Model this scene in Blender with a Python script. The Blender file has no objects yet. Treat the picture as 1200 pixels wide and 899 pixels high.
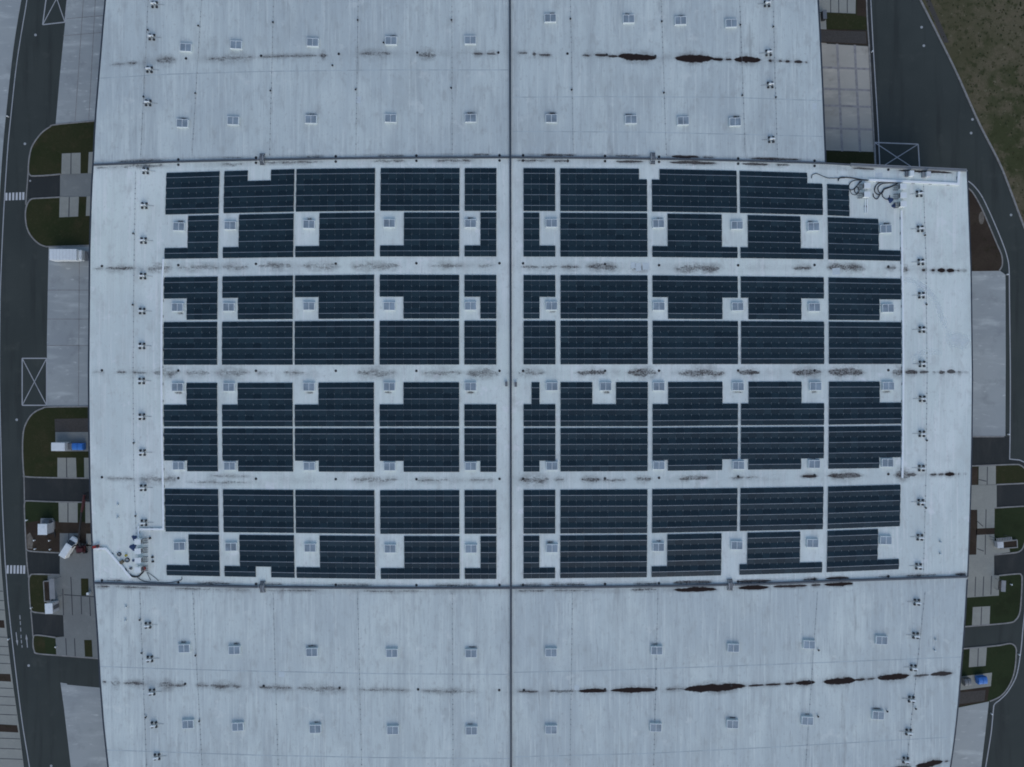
import bpy, math, random
import numpy as np
from mathutils import Vector
random.seed(7)
C = bpy.context.scene.collection
R = 12.0            # roof height above the yard
HC = 144.0          # drone height above the roof
S = 0.18            # metres on the roof per survey unit (one survey unit = one pixel of the aerial plan)
def P(x, y, z=R):
    """survey plan (x right, y down, origin 600/449.5) at height z -> metres"""
    k = S * (R + HC - z) / HC
    return ((x - 600.0) * k, (449.5 - y) * k, z)
def ang(x, y):
    """local direction of the building grid at a plan point"""
    return math.atan(3.4e-7 * (y - 450) * (x - 590) + 0.002)
# ---------------------------------------------------------------- materials
def nt(m):
    m.use_nodes = True
    t = m.node_tree
    return t, t.nodes, t.links, t.nodes['Principled BSDF']
def mat(name, col, rough=0.6, metal=0.0, spec=0.5, var=0.12, scale=3.0, stretch=(1, 1, 1), col2=None, bump=0.0):
    """one base colour broken up by noise"""
    m = bpy.data.materials.new(name); t, N, L, B = nt(m)
    B.inputs['Roughness'].default_value = rough; B.inputs['Metallic'].default_value = metal
    B.inputs['Specular IOR Level'].default_value = spec
    g = N.new('ShaderNodeNewGeometry'); mp = N.new('ShaderNodeMapping'); mp.inputs['Scale'].default_value = stretch
    L.new(g.outputs['Position'], mp.inputs['Vector'])
    n = N.new('ShaderNodeTexNoise'); n.inputs['Scale'].default_value = scale; n.inputs['Detail'].default_value = 6; n.inputs['Roughness'].default_value = 0.65
    L.new(mp.outputs['Vector'], n.inputs['Vector'])
    r = N.new('ShaderNodeValToRGB')
    a = tuple(c * (1 - var) for c in col); b = tuple(min(1, c * (1 + var)) for c in (col2 or col))
    r.color_ramp.elements[0].position = 0.32; r.color_ramp.elements[1].position = 0.68
    r.color_ramp.elements[0].color = (*a, 1); r.color_ramp.elements[1].color = (*b, 1)
    L.new(n.outputs['Fac'], r.inputs['Fac']); L.new(r.outputs['Color'], B.inputs['Base Color'])
    if bump:
        bm = N.new('ShaderNodeBump'); bm.inputs['Strength'].default_value = bump; bm.inputs['Distance'].default_value = 0.1
        L.new(n.outputs['Fac'], bm.inputs['Height']); L.new(bm.outputs['Normal'], B.inputs['Normal'])
    return m
def layered(name, base, layers, rough=0.8, spec=0.3):
    """base colour multiplied / mixed with several noise layers: (scale, stretch, lo, hi, colour, amount, detail)"""
    m = bpy.data.materials.new(name); t, N, L, B = nt(m)
    B.inputs['Roughness'].default_value = rough; B.inputs['Specular IOR Level'].default_value = spec
    g = N.new('ShaderNodeNewGeometry')
    cur = None
    for i, (sc, st, lo, hi, col, amt, det) in enumerate(layers):
        mp = N.new('ShaderNodeMapping'); mp.inputs['Scale'].default_value = st; mp.inputs['Location'].default_value = (i * 7.3, i * 3.1, i * 1.7)
        L.new(g.outputs['Position'], mp.inputs['Vector'])
        n = N.new('ShaderNodeTexNoise'); n.inputs['Scale'].default_value = sc; n.inputs['Detail'].default_value = det; n.inputs['Roughness'].default_value = 0.6
        L.new(mp.outputs['Vector'], n.inputs['Vector'])
        mr = N.new('ShaderNodeMapRange'); mr.interpolation_type = 'SMOOTHSTEP'
        mr.inputs['From Min'].default_value = lo; mr.inputs['From Max'].default_value = hi; mr.inputs['To Max'].default_value = amt
        L.new(n.outputs['Fac'], mr.inputs['Value'])
        mx = N.new('ShaderNodeMix'); mx.data_type = 'RGBA'
        L.new(mr.outputs['Result'], mx.inputs['Factor'])
        if cur is None: mx.inputs['A'].default_value = (*base, 1)
        else: L.new(cur, mx.inputs['A'])
        mx.inputs['B'].default_value = (*col, 1)
        cur = mx.outputs['Result']
    L.new(cur, B.inputs['Base Color'])
    return m
M = {}
M['roof'] = layered('roof_membrane', (0.778, 0.8437, 0.7849), [
    (0.030, (1, 1, 1), .38, .66, (0.6763, 0.7374, 0.7119), .9, 4),
    (0.085, (1, .5, 1), .46, .68, (0.8726, 0.92, 0.8762), .75, 7),
    (0.20, (1, .6, 1), .48, .70, (0.6254, 0.6577, 0.6206), .55, 9),
    (0.8, (1.0, 0.045, 1), .48, .72, (0.6545, 0.6975, 0.657), .50, 5),
    (2.2, (1.0, 0.03, 1), .5, .7, (0.9162, 0.92, 0.8884), .50, 4),
    (3.2, (1.0, 0.06, 1), .58, .74, (0.5235, 0.558, 0.5415), .50, 5),
    (0.55, (1, .5, 1), .52, .74, (0.5527, 0.5713, 0.5354), .55, 9),
    (1.6, (1, .7, 1), .56, .76, (0.5235, 0.5315, 0.505), .55, 9),
    (0.33, (1, 1, 1), .60, .72, (0.92, 0.92, 0.9127), .55, 9),
    (6.0, (1, 1, 1), .58, .74, (0.4799, 0.4916, 0.4745), .62, 5)], rough=0.75, spec=0.25)
M['roof_north'] = layered('roof_membrane_weathered', (0.6389, 0.7004, 0.6796), [
    (0.030, (1, 1, 1), .38, .66, (0.5423, 0.5984, 0.5977), .9, 4),
    (0.085, (1, .5, 1), .46, .68, (0.7281, 0.7888, 0.7488), .75, 7),
    (0.20, (1, .5, 1), .48, .70, (0.5052, 0.544, 0.5286), .55, 9),
    (0.30, (1.0, 0.05, 1), .46, .68, (0.4904, 0.5371, 0.5348), .55, 4),
    (0.9, (1.0, 0.05, 1), .48, .70, (0.4904, 0.5305, 0.5286), .50, 5),
    (2.0, (1.0, 0.035, 1), .5, .7, (0.7874, 0.8364, 0.7928), .50, 4),
    (3.0, (1.0, 0.08, 1), .55, .74, (0.3715, 0.3945, 0.3966), .50, 5),
    (0.45, (1.0, 0.12, 1), .60, .76, (0.2972, 0.306, 0.302), .55, 8),
    (0.55, (1, .5, 1), .52, .74, (0.4457, 0.4692, 0.453), .55, 9),
    (1.6, (1, .7, 1), .56, .76, (0.416, 0.4352, 0.4216), .55, 9),
    (0.33, (1, 1, 1), .60, .72, (0.8172, 0.8432, 0.7992), .36, 9),
    (6.0, (1, 1, 1), .58, .74, (0.3863, 0.3945, 0.3901), .62, 5)], rough=0.75, spec=0.25)
M['roof_south'] = layered('roof_membrane_weathered', (0.6678, 0.7274, 0.6997), [
    (0.030, (1, 1, 1), .38, .66, (0.5671, 0.6215, 0.6156), .9, 4),
    (0.085, (1, .5, 1), .46, .68, (0.7611, 0.8192, 0.7712), .75, 7),
    (0.20, (1, .5, 1), .48, .70, (0.5281, 0.565, 0.5443), .55, 9),
    (0.30, (1.0, 0.05, 1), .46, .68, (0.5126, 0.5579, 0.5507), .55, 4),
    (0.9, (1.0, 0.05, 1), .48, .70, (0.5126, 0.5509, 0.5443), .50, 5),
    (2.0, (1.0, 0.035, 1), .5, .7, (0.8232, 0.8686, 0.8165), .50, 4),
    (3.0, (1.0, 0.08, 1), .55, .74, (0.3884, 0.4097, 0.4082), .50, 5),
    (0.45, (1.0, 0.12, 1), .60, .76, (0.3106, 0.3178, 0.311), .55, 8),
    (0.55, (1, .5, 1), .52, .74, (0.466, 0.4873, 0.4665), .55, 9),
    (1.6, (1, .7, 1), .56, .76, (0.4348, 0.452, 0.4342), .55, 9),
    (0.33, (1, 1, 1), .60, .72, (0.8542, 0.8757, 0.8228), .36, 9),
    (6.0, (1, 1, 1), .58, .74, (0.4038, 0.4097, 0.4016), .62, 5)], rough=0.75, spec=0.25)
M['asphalt'] = layered('asphalt', (0.04902, 0.05832, 0.05473), [
    (0.06, (1, 1, 1), .35, .7, (0.06255, 0.07203, 0.06656), .8, 3),
    (0.5, (1, .08, 1), .48, .72, (0.0372, 0.04288, 0.04141), .8, 5),
    (0.25, (1, 1, 1), .56, .75, (0.08117, 0.08919, 0.07987), .6, 8),
    (9.0, (1, 1, 1), .5, .75, (0.09298, 0.1029, 0.09317), .4, 4)], rough=0.85, spec=0.2)
M['asphalt_dark'] = layered('fresh_asphalt', (0.03478, 0.039, 0.03943), [
    (0.4, (1, .3, 1), .45, .75, (0.05746, 0.05777, 0.05597), .8, 5),
    (9.0, (1, 1, 1), .5, .75, (0.08316, 0.08232, 0.07632), .4, 4)], rough=0.85, spec=0.2)
M['concrete'] = layered('yard_concrete', (0.4091, 0.4322, 0.4226), [
    (0.06, (1, 1, 1), .35, .7, (0.3293, 0.3536, 0.3597), .9, 3),
    (0.5, (.22, 1, 1), .5, .75, (0.5788, 0.6089, 0.5844), .75, 8),
    (0.25, (1, 1, 1), .52, .72, (0.2794, 0.2945, 0.2967), .7, 9),
    (1.2, (.35, 1, 1), .60, .72, (0.6586, 0.6778, 0.6473), .7, 9),
    (6.0, (1, 1, 1), .55, .75, (0.2594, 0.275, 0.2697), .3, 4)], rough=0.7, spec=0.3)
M['concrete_warm'] = layered('worn_concrete', (0.4809, 0.4509, 0.3875), [
    (0.08, (1, 1, 1), .35, .7, (0.3797, 0.356, 0.308), .8, 3),
    (0.5, (.3, 1, 1), .5, .75, (0.6328, 0.5814, 0.487), .75, 8),
    (0.3, (1, 1, 1), .55, .75, (0.3165, 0.2848, 0.2385), .7, 9),
    (6.0, (1, 1, 1), .55, .75, (0.2783, 0.2611, 0.2285), .3, 4)], rough=0.75, spec=0.3)
M['paver'] = layered('grey_pavers', (0.2423, 0.2539, 0.2424), [
    (0.12, (1, 1, 1), .35, .7, (0.2064, 0.2145, 0.2074), .9, 4),
    (0.7, (1, 1, 1), .52, .75, (0.3142, 0.3219, 0.3), .5, 7),
    (5.0, (1, 1, 1), .5, .7, (0.1616, 0.1698, 0.1595), .45, 4)], rough=0.85)
M['paver_light'] = layered('pale_pavers', (0.3469, 0.3475, 0.3093), [
    (0.12, (1, 1, 1), .35, .7, (0.2905, 0.2958, 0.2658), .9, 4),
    (0.7, (1, 1, 1), .52, .75, (0.4125, 0.4067, 0.3545), .5, 7),
    (5.0, (1, 1, 1), .5, .7, (0.225, 0.2311, 0.2095), .45, 4)], rough=0.85)
M['lawn'] = layered('grass_lawn', (0.04694, 0.04682, 0.02245), [
    (0.12, (1, 1, 1), .4, .65, (0.03241, 0.04043, 0.01706), .9, 5),
    (0.35, (1, 1, 1), .52, .7, (0.06483, 0.0532, 0.02873), .8, 8),
    (1.5, (1, 1, 1), .55, .72, (0.08495, 0.07661, 0.0431), .5, 8),
    (6.0, (1, 1, 1), .45, .65, (0.02236, 0.03404, 0.01077), .7, 5)], rough=0.95, spec=0.1)
M['lawn_green'] = layered('green_lawn', (0.03465, 0.04763, 0.02174), [
    (0.15, (1, 1, 1), .45, .65, (0.02571, 0.03297, 0.01565), .9, 5),
    (1.5, (1, 1, 1), .55, .72, (0.06259, 0.05861, 0.0313), .5, 8),
    (6.0, (1, 1, 1), .45, .65, (0.02236, 0.03297, 0.01217), .7, 5)], rough=0.95, spec=0.1)
M['soil'] = layered('brown_soil', (0.05324, 0.0393, 0.0303), [
    (0.2, (1, 1, 1), .4, .7, (0.07321, 0.05578, 0.04153), .9, 6),
    (0.8, (1, 1, 1), .52, .7, (0.03727, 0.03296, 0.01908), .8, 8),
    (2.0, (1, 1, 1), .60, .75, (0.1131, 0.09128, 0.06734), .5, 8),
    (7.0, (1, 1, 1), .5, .7, (0.02396, 0.01902, 0.01347), .6, 5)], rough=0.95, spec=0.1)
M['gravel'] = mat('brown_gravel', (0.0667, 0.05936, 0.0525), rough=0.9, var=0.3, scale=5)
M['sand'] = mat('pale_sand', (0.168, 0.147, 0.1215), rough=0.95, var=0.3, scale=2)
M['verge'] = layered('rough_verge', (0.07747, 0.0746, 0.03779), [
    (0.030, (1, .45, 1), .42, .60, (0.1363, 0.1172, 0.07314), .95, 5),
    (0.07, (1, .8, 1), .46, .62, (0.05268, 0.06242, 0.0256), .85, 8),
    (0.25, (1, 1, 1), .48, .62, (0.1472, 0.1218, 0.07802), .85, 10),
    (0.6, (1, 1, 1), .52, .64, (0.05268, 0.05633, 0.0256), .85, 10),
    (1.0, (1, 1, 1), .60, .70, (0.2324, 0.2055, 0.1402), .5, 8),
    (7.0, (1, 1, 1), .5, .7, (0.03409, 0.03655, 0.01707), .5, 5)], rough=0.95, spec=0.1)
M['kerb'] = mat('kerb_stone', (0.264, 0.258, 0.246), rough=0.85, var=0.25, scale=1.2)
M['line'] = layered('road_paint', (0.42, 0.43, 0.44), [(1.6, (1, 1, 1), .55, .75, (0.16, 0.165, 0.17), .7, 8), (.3, (1, 1, 1), .5, .7, (0.30, 0.31, 0.32), .6, 4)], rough=0.7)
M['zebra'] = layered('crossing_paint', (0.60, 0.61, 0.62), [(1.6, (1, 1, 1), .55, .75, (0.35, 0.36, 0.37), .7, 8)], rough=0.7)
M['joint'] = mat('joint_seal', (0.055, 0.058, 0.065), rough=0.8, var=0.2)
M['joint_pale'] = mat('joint_worn', (0.315, 0.30, 0.293), rough=0.8, var=0.25, scale=1.0)
M['parapet'] = mat('coping_metal', (0.062, 0.078, 0.098), rough=0.45, metal=0.3, var=0.15, scale=.6)
M['coping_pale'] = mat('coping_pale', (0.27, 0.28, 0.285), rough=0.6, var=0.15, scale=.6)
M['trim'] = mat('eaves_trim', (0.045, 0.055, 0.07), rough=0.5, metal=0.2, var=0.2, scale=.5)
M['wall'] = mat('cladding', (0.33, 0.35, 0.37), rough=0.6, var=0.06, scale=.5, stretch=(1, 1, .1))
M['white'] = mat('white_paint', (0.82, 0.86, 0.86), rough=0.45, var=0.06, scale=1.5)
M['white_dirty'] = mat('white_dirty', (0.62, 0.64, 0.65), rough=0.55, var=0.13, scale=1.2)
M['galv'] = mat('galvanised', (0.62, 0.66, 0.69), rough=0.42, metal=0.2, var=0.1, scale=2)
M['grey'] = mat('grey_metal', (0.19, 0.20, 0.21), rough=0.5, metal=0.3, var=0.2, scale=3)
M['dark'] = mat('dark_rubber', (0.020, 0.021, 0.023), rough=0.75, var=0.25, scale=4)
M['cable'] = mat('cable_sheath', (0.028, 0.030, 0.036), rough=0.6, var=0.2)
M['conduct'] = mat('conductor_block', (0.26, 0.28, 0.30), rough=0.8, var=0.25)
M['pane'] = mat('skylight_glass', (0.27, 0.33, 0.375), rough=0.32, spec=0.5, var=0.28, scale=.35)
M['glass'] = mat('vehicle_glass', (0.015, 0.022, 0.032), rough=0.08, spec=0.7, var=0.1)
M['blue'] = mat('blue_plastic', (0.045, 0.20, 0.60), rough=0.45, var=0.1)
M['navy'] = mat('navy_tarp', (0.018, 0.050, 0.15), rough=0.6, var=0.3, scale=3)
M['red'] = mat('red_paint', (0.33, 0.035, 0.028), rough=0.5, var=0.2)
M['darkred'] = mat('dark_red_paint', (0.085, 0.018, 0.018), rough=0.5, var=0.25)
M['yellow'] = mat('yellow_plastic', (0.42, 0.34, 0.04), rough=0.5, var=0.2)
M['board'] = mat('cardboard', (0.17, 0.14, 0.09), rough=0.8, var=0.2)
M['frame'] = mat('panel_frame', (0.30, 0.325, 0.35), rough=0.45, metal=0.4, var=0.15, scale=1)
M['seam'] = mat('panel_seam', (0.42, 0.46, 0.48), rough=0.5, metal=0.3, var=0.2, scale=1)
M['clamp'] = mat('panel_clamp', (0.42, 0.46, 0.48), rough=0.5, metal=0.0, var=0.1, scale=1)
M['curb'] = mat('skylight_curb', (0.58, 0.65, 0.66), rough=0.5, var=0.08, scale=1.5)
M['tray'] = mat('tray_white', (0.92, 0.95, 0.95), rough=0.5, var=0.05, scale=1.5)
M['ridge_shade'] = layered('ridge_shade_strip', (0.42, 0.475, 0.485), [(.35, (1, 1, 1), .42, .6, (0.53, 0.60, 0.61), .95, 6)], rough=.75)  # roof ridge shading put into the colour of thin strips
M['patch'] = mat('membrane_patch', (0.62, 0.68, 0.69), rough=0.7, var=0.08, scale=1)
M['lamp'] = mat('lamp_lens', (0.5, 0.48, 0.42), rough=0.2, var=0.05)
def panel_material():
    m = bpy.data.materials.new('photovoltaic_glass'); t, N, L, B = nt(m)
    B.inputs['Roughness'].default_value = 0.06; B.inputs['Specular IOR Level'].default_value = 0.5
    a = N.new('ShaderNodeAttribute'); a.attribute_name = 'tint'
    n = N.new('ShaderNodeTexNoise'); n.inputs['Scale'].default_value = 0.05; n.inputs['Detail'].default_value = 3
    g = N.new('ShaderNodeNewGeometry'); L.new(g.outputs['Position'], n.inputs['Vector'])
    ad = N.new('ShaderNodeMath'); ad.operation = 'ADD'; L.new(a.outputs['Fac'], ad.inputs[0]); L.new(n.outputs['Fac'], ad.inputs[1])
    r = N.new('ShaderNodeValToRGB'); r.color_ramp.elements[0].position = 0.3; r.color_ramp.elements[1].position = 1.2
    r.color_ramp.elements[1].position = 1.0
    r.color_ramp.elements[0].color = (0.0085, 0.021, 0.028, 1); r.color_ramp.elements[1].color = (0.0165, 0.036, 0.046, 1)
    L.new(ad.outputs[0], r.inputs['Fac']); L.new(r.outputs['Color'], B.inputs['Base Color'])
    return m
M['pv'] = panel_material()
def dirt_material():
    m = bpy.data.materials.new('silt_deposit'); t, N, L, B = nt(m)
    B.inputs['Roughness'].default_value = 0.9; B.inputs['Specular IOR Level'].default_value = 0.15
    def attr(n): a = N.new('ShaderNodeAttribute'); a.attribute_name = n; return a.outputs['Fac']
    g = N.new('ShaderNodeNewGeometry')
    def noise(sc, st, det):
        mp = N.new('ShaderNodeMapping'); mp.inputs['Scale'].default_value = st; L.new(g.outputs['Position'], mp.inputs['Vector'])
        n = N.new('ShaderNodeTexNoise'); n.inputs['Scale'].default_value = sc; n.inputs['Detail'].default_value = det; n.inputs['Roughness'].default_value = 0.68
        L.new(mp.outputs['Vector'], n.inputs['Vector']); return n.outputs['Fac']
    def math_(op, a, b, c=None):
        x = N.new('ShaderNodeMath'); x.operation = op
        for i, v in enumerate((a, b, c)):
            if v is None: continue
            if isinstance(v, (int, float)): x.inputs[i].default_value = v
            else: L.new(v, x.inputs[i])
        return x.outputs[0]
    def step(v, a, b):
        r = N.new('ShaderNodeMapRange'); r.interpolation_type = 'SMOOTHSTEP'; r.inputs['From Min'].default_value = a; r.inputs['From Max'].default_value = b
        L.new(v, r.inputs['Value']); return r.outputs['Result']
    dens, dark, halo = attr('dens'), attr('dark'), attr('halo')
    n1 = noise(1.0, (.42, 1.1, 1), 9); n2 = noise(.5, (.6, 1, 1), 8); n3 = noise(3.0, (1, 1, 1), 5)
    core = step(math_('ADD', math_('MULTIPLY_ADD', n1, 1.7, -.85), math_('ADD', dens, math_('MULTIPLY_ADD', n3, .5, -.25))), .34, .80)
    hole = math_('MAXIMUM', step(math_('ADD', math_('MULTIPLY', n3, .6), math_('MULTIPLY', n2, .4)), .40, .62), step(dark, .80, 1.0)); core = math_('MULTIPLY', core, math_('MULTIPLY_ADD', hole, .72, .28))
    core = math_('MULTIPLY', core, math_('MULTIPLY_ADD', dark, .72, .28))
    soft = math_('MULTIPLY', halo, step(math_('ADD', n2, math_('MULTIPLY_ADD', n3, .4, -.2)), .30, .72))
    inv = math_('MULTIPLY', math_('SUBTRACT', 1.0, core), math_('SUBTRACT', 1.0, soft))
    L.new(math_('SUBTRACT', 1.0, inv), B.inputs['Alpha'])
    m1 = N.new('ShaderNodeMix'); m1.data_type = 'RGBA'; m1.inputs['A'].default_value = (0.135, 0.125, 0.125, 1); m1.inputs['B'].default_value = (0.029, 0.0195, 0.0175, 1); L.new(dark, m1.inputs['Factor'])
    m2 = N.new('ShaderNodeMix'); m2.data_type = 'RGBA'; m2.inputs['A'].default_value = (0.20, 0.185, 0.18, 1); L.new(m1.outputs['Result'], m2.inputs['B']); L.new(core, m2.inputs['Factor'])
    L.new(m2.outputs['Result'], B.inputs['Base Color'])
    return m
M['dirt'] = dirt_material()
# ---------------------------------------------------------------- mesh building
class MB:
    def __init__(self): self.v = []; self.f = []; self.m = []
    def add(self, vs, fs, mi=0):
        o = len(self.v); self.v += [tuple(p) for p in vs]
        for f in fs: self.f.append([i + o for i in f]); self.m.append(mi)
        return self
    def box(self, c, d, rz=0, mi=0, taper=1.0, tilt=0.0):
        x, y, z = (q / 2 for q in d); ca, sa = math.cos(rz), math.sin(rz); vs = []
        for k, zz in enumerate((-z, z)):
            t = taper if k else 1.0
            for sx, sy in ((-1, -1), (1, -1), (1, 1), (-1, 1)):
                px, py = sx * x * t, sy * y * t
                vs.append((c[0] + px * ca - py * sa, c[1] + px * sa + py * ca, c[2] + zz))
        return self.add(vs, [(3, 2, 1, 0), (4, 5, 6, 7), (0, 1, 5, 4), (1, 2, 6, 5), (2, 3, 7, 6), (3, 0, 4, 7)], mi)
    def cyl(self, c, r, h, n=14, mi=0, axis='z', r2=None):
        r2 = r if r2 is None else r2; vs = []
        for k, rr in ((0, r), (1, r2)):
            for i in range(n):
                a = 2 * math.pi * i / n; p = (rr * math.cos(a), rr * math.sin(a), h * k - h / 2)
                if axis == 'x': p = (p[2], p[0], p[1])
                if axis == 'y': p = (p[1], p[2], p[0])
                vs.append((c[0] + p[0], c[1] + p[1], c[2] + p[2]))
        fs = [tuple(range(n))[::-1], tuple(range(n, 2 * n))] + [(i, (i + 1) % n, n + (i + 1) % n, n + i) for i in range(n)]
        return self.add(vs, fs, mi)
    def prism(self, pts, z0, z1, mi=0):
        n = len(pts); a = sum(pts[i][0] * pts[(i + 1) % n][1] - pts[(i + 1) % n][0] * pts[i][1] for i in range(n))
        if a < 0: pts = pts[::-1]
        vs = [(p[0], p[1], z0) for p in pts] + [(p[0], p[1], z1) for p in pts]
        return self.add(vs, [tuple(range(n, 2 * n)), tuple(range(n))[::-1]] + [(i, (i + 1) % n, n + (i + 1) % n, n + i) for i in range(n)], mi)
    def sheet(self, pts, z, mi=0):
        n = len(pts); a = sum(pts[i][0] * pts[(i + 1) % n][1] - pts[(i + 1) % n][0] * pts[i][1] for i in range(n))
        if a < 0: pts = pts[::-1]
        return self.add([(p[0], p[1], z) for p in pts], [tuple(range(n))], mi)
    def rail(self, pts, w, z0, z1, mi=0):
        """rectangular profile along a polyline (mitred)"""
        n = len(pts); Lp = []; Rp = []
        for i in range(n):
            a = Vector(pts[max(0, i - 1)][:2]); b = Vector(pts[i][:2]); c = Vector(pts[min(n - 1, i + 1)][:2])
            d1 = (b - a).normalized() if i else (c - b).normalized(); d2 = (c - b).normalized() if i < n - 1 else d1
            t = (d1 + d2).normalized(); nn = Vector((-t.y, t.x)); k = 1 / max(.5, nn.dot(Vector((-d1.y, d1.x))))
            Lp.append(b + nn * w / 2 * k); Rp.append(b - nn * w / 2 * k)
        vs = []
        for i in range(n): vs += [(Lp[i].x, Lp[i].y, z0), (Rp[i].x, Rp[i].y, z0), (Rp[i].x, Rp[i].y, z1), (Lp[i].x, Lp[i].y, z1)]
        fs = [(0, 1, 2, 3), tuple(4 * (n - 1) + k for k in (3, 2, 1, 0))]
        for i in range(n - 1):
            o = 4 * i
            for k in range(4): fs.append((o + k, o + 4 + k, o + 4 + (k + 1) % 4, o + (k + 1) % 4))
        return self.add(vs, fs, mi)
    def tube(self, pts, r, n=6, mi=0):
        vs = []; m = len(pts)
        for i in range(m):
            d = (Vector(pts[min(m - 1, i + 1)]) - Vector(pts[max(0, i - 1)])).normalized()
            u = d.cross(Vector((0, 0, 1)))
            if u.length < 1e-3: u = d.cross(Vector((1, 0, 0)))
            u.normalize(); w = d.cross(u)
            for k in range(n):
                a = 2 * math.pi * k / n; vs.append(tuple(Vector(pts[i]) + u * r * math.cos(a) + w * r * math.sin(a)))
        fs = [tuple(range(n)), tuple(range((m - 1) * n, m * n))[::-1]]
        for i in range(m - 1):
            for k in range(n): fs.append((i * n + k, i * n + (k + 1) % n, (i + 1) * n + (k + 1) % n, (i + 1) * n + k))
        return self.add(vs, fs, mi)
    def mesh(self, name, mats):
        me = bpy.data.meshes.new(name); me.from_pydata(self.v, [], self.f)
        for k in (mats if isinstance(mats, (list, tuple)) else [mats]): me.materials.append(M[k])
        me.polygons.foreach_set('material_index', self.m); me.update(); return me
    def build(self, name, mats, parent=None):
        o = bpy.data.objects.new(name, self.mesh(name, mats)); C.objects.link(o)
        if parent: o.parent = parent
        return o
def bevel(o, w=.03, seg=2):
    b = o.modifiers.new('edge', 'BEVEL'); b.width = w; b.segments = seg; b.limit_method = 'ANGLE'; return o
def tag(o, label=None, cat=None, group=None, kind=None):
    if label: o['label'] = label
    if cat: o['category'] = cat
    if group: o['group'] = group
    if kind: o['kind'] = kind
    return o
def thing(name, loc, rz, label, cat, group=None):
    o = bpy.data.objects.new(name, None); C.objects.link(o); o.location = loc; o.rotation_euler = (0, 0, rz); o.empty_display_size = .2
    return tag(o, label, cat, group)
def dup(root, loc, rz, label, group=None):
    r = root.copy(); C.objects.link(r); r.location = loc; r.rotation_euler = (0, 0, rz); r['label'] = label
    if group: r['group'] = group
    for ch in list(root.children):
        c = ch.copy(); C.objects.link(c); c.parent = r
        for g in ch.children:
            d = g.copy(); C.objects.link(d); d.parent = c
    return r
def struct(name, mb, mats): return tag(mb.build(name, mats), kind='structure')
ORD = ['first', 'second', 'third', 'fourth', 'fifth', 'sixth', 'seventh', 'eighth', 'ninth', 'tenth', 'eleventh', 'twelfth', 'thirteenth', 'fourteenth', 'fifteenth', 'sixteenth', 'seventeenth', 'eighteenth', 'nineteenth', 'twentieth']
def pl(pts, z): return [P(x, y, z)[:2] for x, y in pts]
def smooth(pts, n=6):
    """Catmull-Rom through plan points"""
    out = []; q = [pts[0]] + list(pts) + [pts[-1]]
    for i in range(1, len(q) - 2):
        p0, p1, p2, p3 = (np.array(q[i + k], float) for k in (-1, 0, 1, 2))
        for k in range(n):
            t = k / n; out.append(tuple(.5 * (2 * p1 + (p2 - p0) * t + (2 * p0 - 5 * p1 + 4 * p2 - p3) * t * t + (3 * p1 - p0 - 3 * p2 + p3) * t ** 3)))
    out.append(tuple(pts[-1])); return out
def interp(tab, x): return float(np.interp(x, [p[0] for p in tab], [p[1] for p in tab]))
# ---------------------------------------------------------------- ground
g = MB(); g.sheet([(-3000, -3000), (3000, -3000), (3000, 3000), (-3000, 3000)], 0); struct('ground', g, 'verge')
Z1, Z2, Z3, Z4 = .012, .024, .036, .048
# left service road with its stubs, and the right yard
a = MB(); a.sheet(pl(smooth([(42, -160), (33, -60), (25, 0), (16, 55), (7.5, 130), (2.5, 185), (0.5, 225), (-3, 320), (-4, 440), (-3, 560), (-1, 620), (2, 670), (8, 740), (15, 800), (22, 850), (28, 899), (40, 990), (55, 1080)]) + [(180, 1080), (180, -160)], Z1), Z1)
struct('road', a, 'asphalt')
a = MB(); a.sheet(pl([(900, -160), (1015, -160)] + smooth([(1010, -160), (1040, -80), (1079, 0), (1100, 42), (1122, 87), (1147, 143), (1171, 190), (1185, 225), (1202, 270), (1235, 350), (1262, 440), (1275, 560), (1270, 700), (1255, 850), (1235, 960), (1215, 1080)])[1:] + [(900, 1080)], Z1), Z1)
struct('road', a, 'asphalt')
def area(name, pts, z, m): 
    b = MB(); b.sheet(pl(pts, z), z); return struct(name, b, m)
# parking beyond the left road, its beds and joints
area('pavement', smooth([(25, 0), (16, 55), (7.5, 130), (2.5, 185), (-1, 240)])[:] + [(-80, 240), (-60, -160), (42, -160)], Z2, 'concrete')
area('pavement', [(-1, 620)] + smooth([(2, 670), (8, 740), (15, 800), (22, 850), (28, 899), (40, 990)]) + [(-60, 990), (-80, 620)], Z2, 'paver_light')
jb = MB()
for y0 in (693, 704, 715, 747, 758, 768, 778, 807, 817, 827, 838, 866, 878, 890):
    xr = interp([(670, 2), (740, 8), (800, 15), (850, 22), (899, 28)], y0)
    jb.rail(pl([(-30, y0 - 2), (xr - .5, y0)], Z3), .14, Z3, Z3 + .004)
struct('road_marking', jb, 'joint')
for q in ([(-20, 726), (4.6, 727), (5.6, 736), (-20, 735)], [(-20, 789), (12, 790), (13, 799), (-20, 797)], [(-14, 848), (20, 850), (21.5, 858.5), (-12, 857)]):
    area('soil', q, Z3, 'soil')
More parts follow.
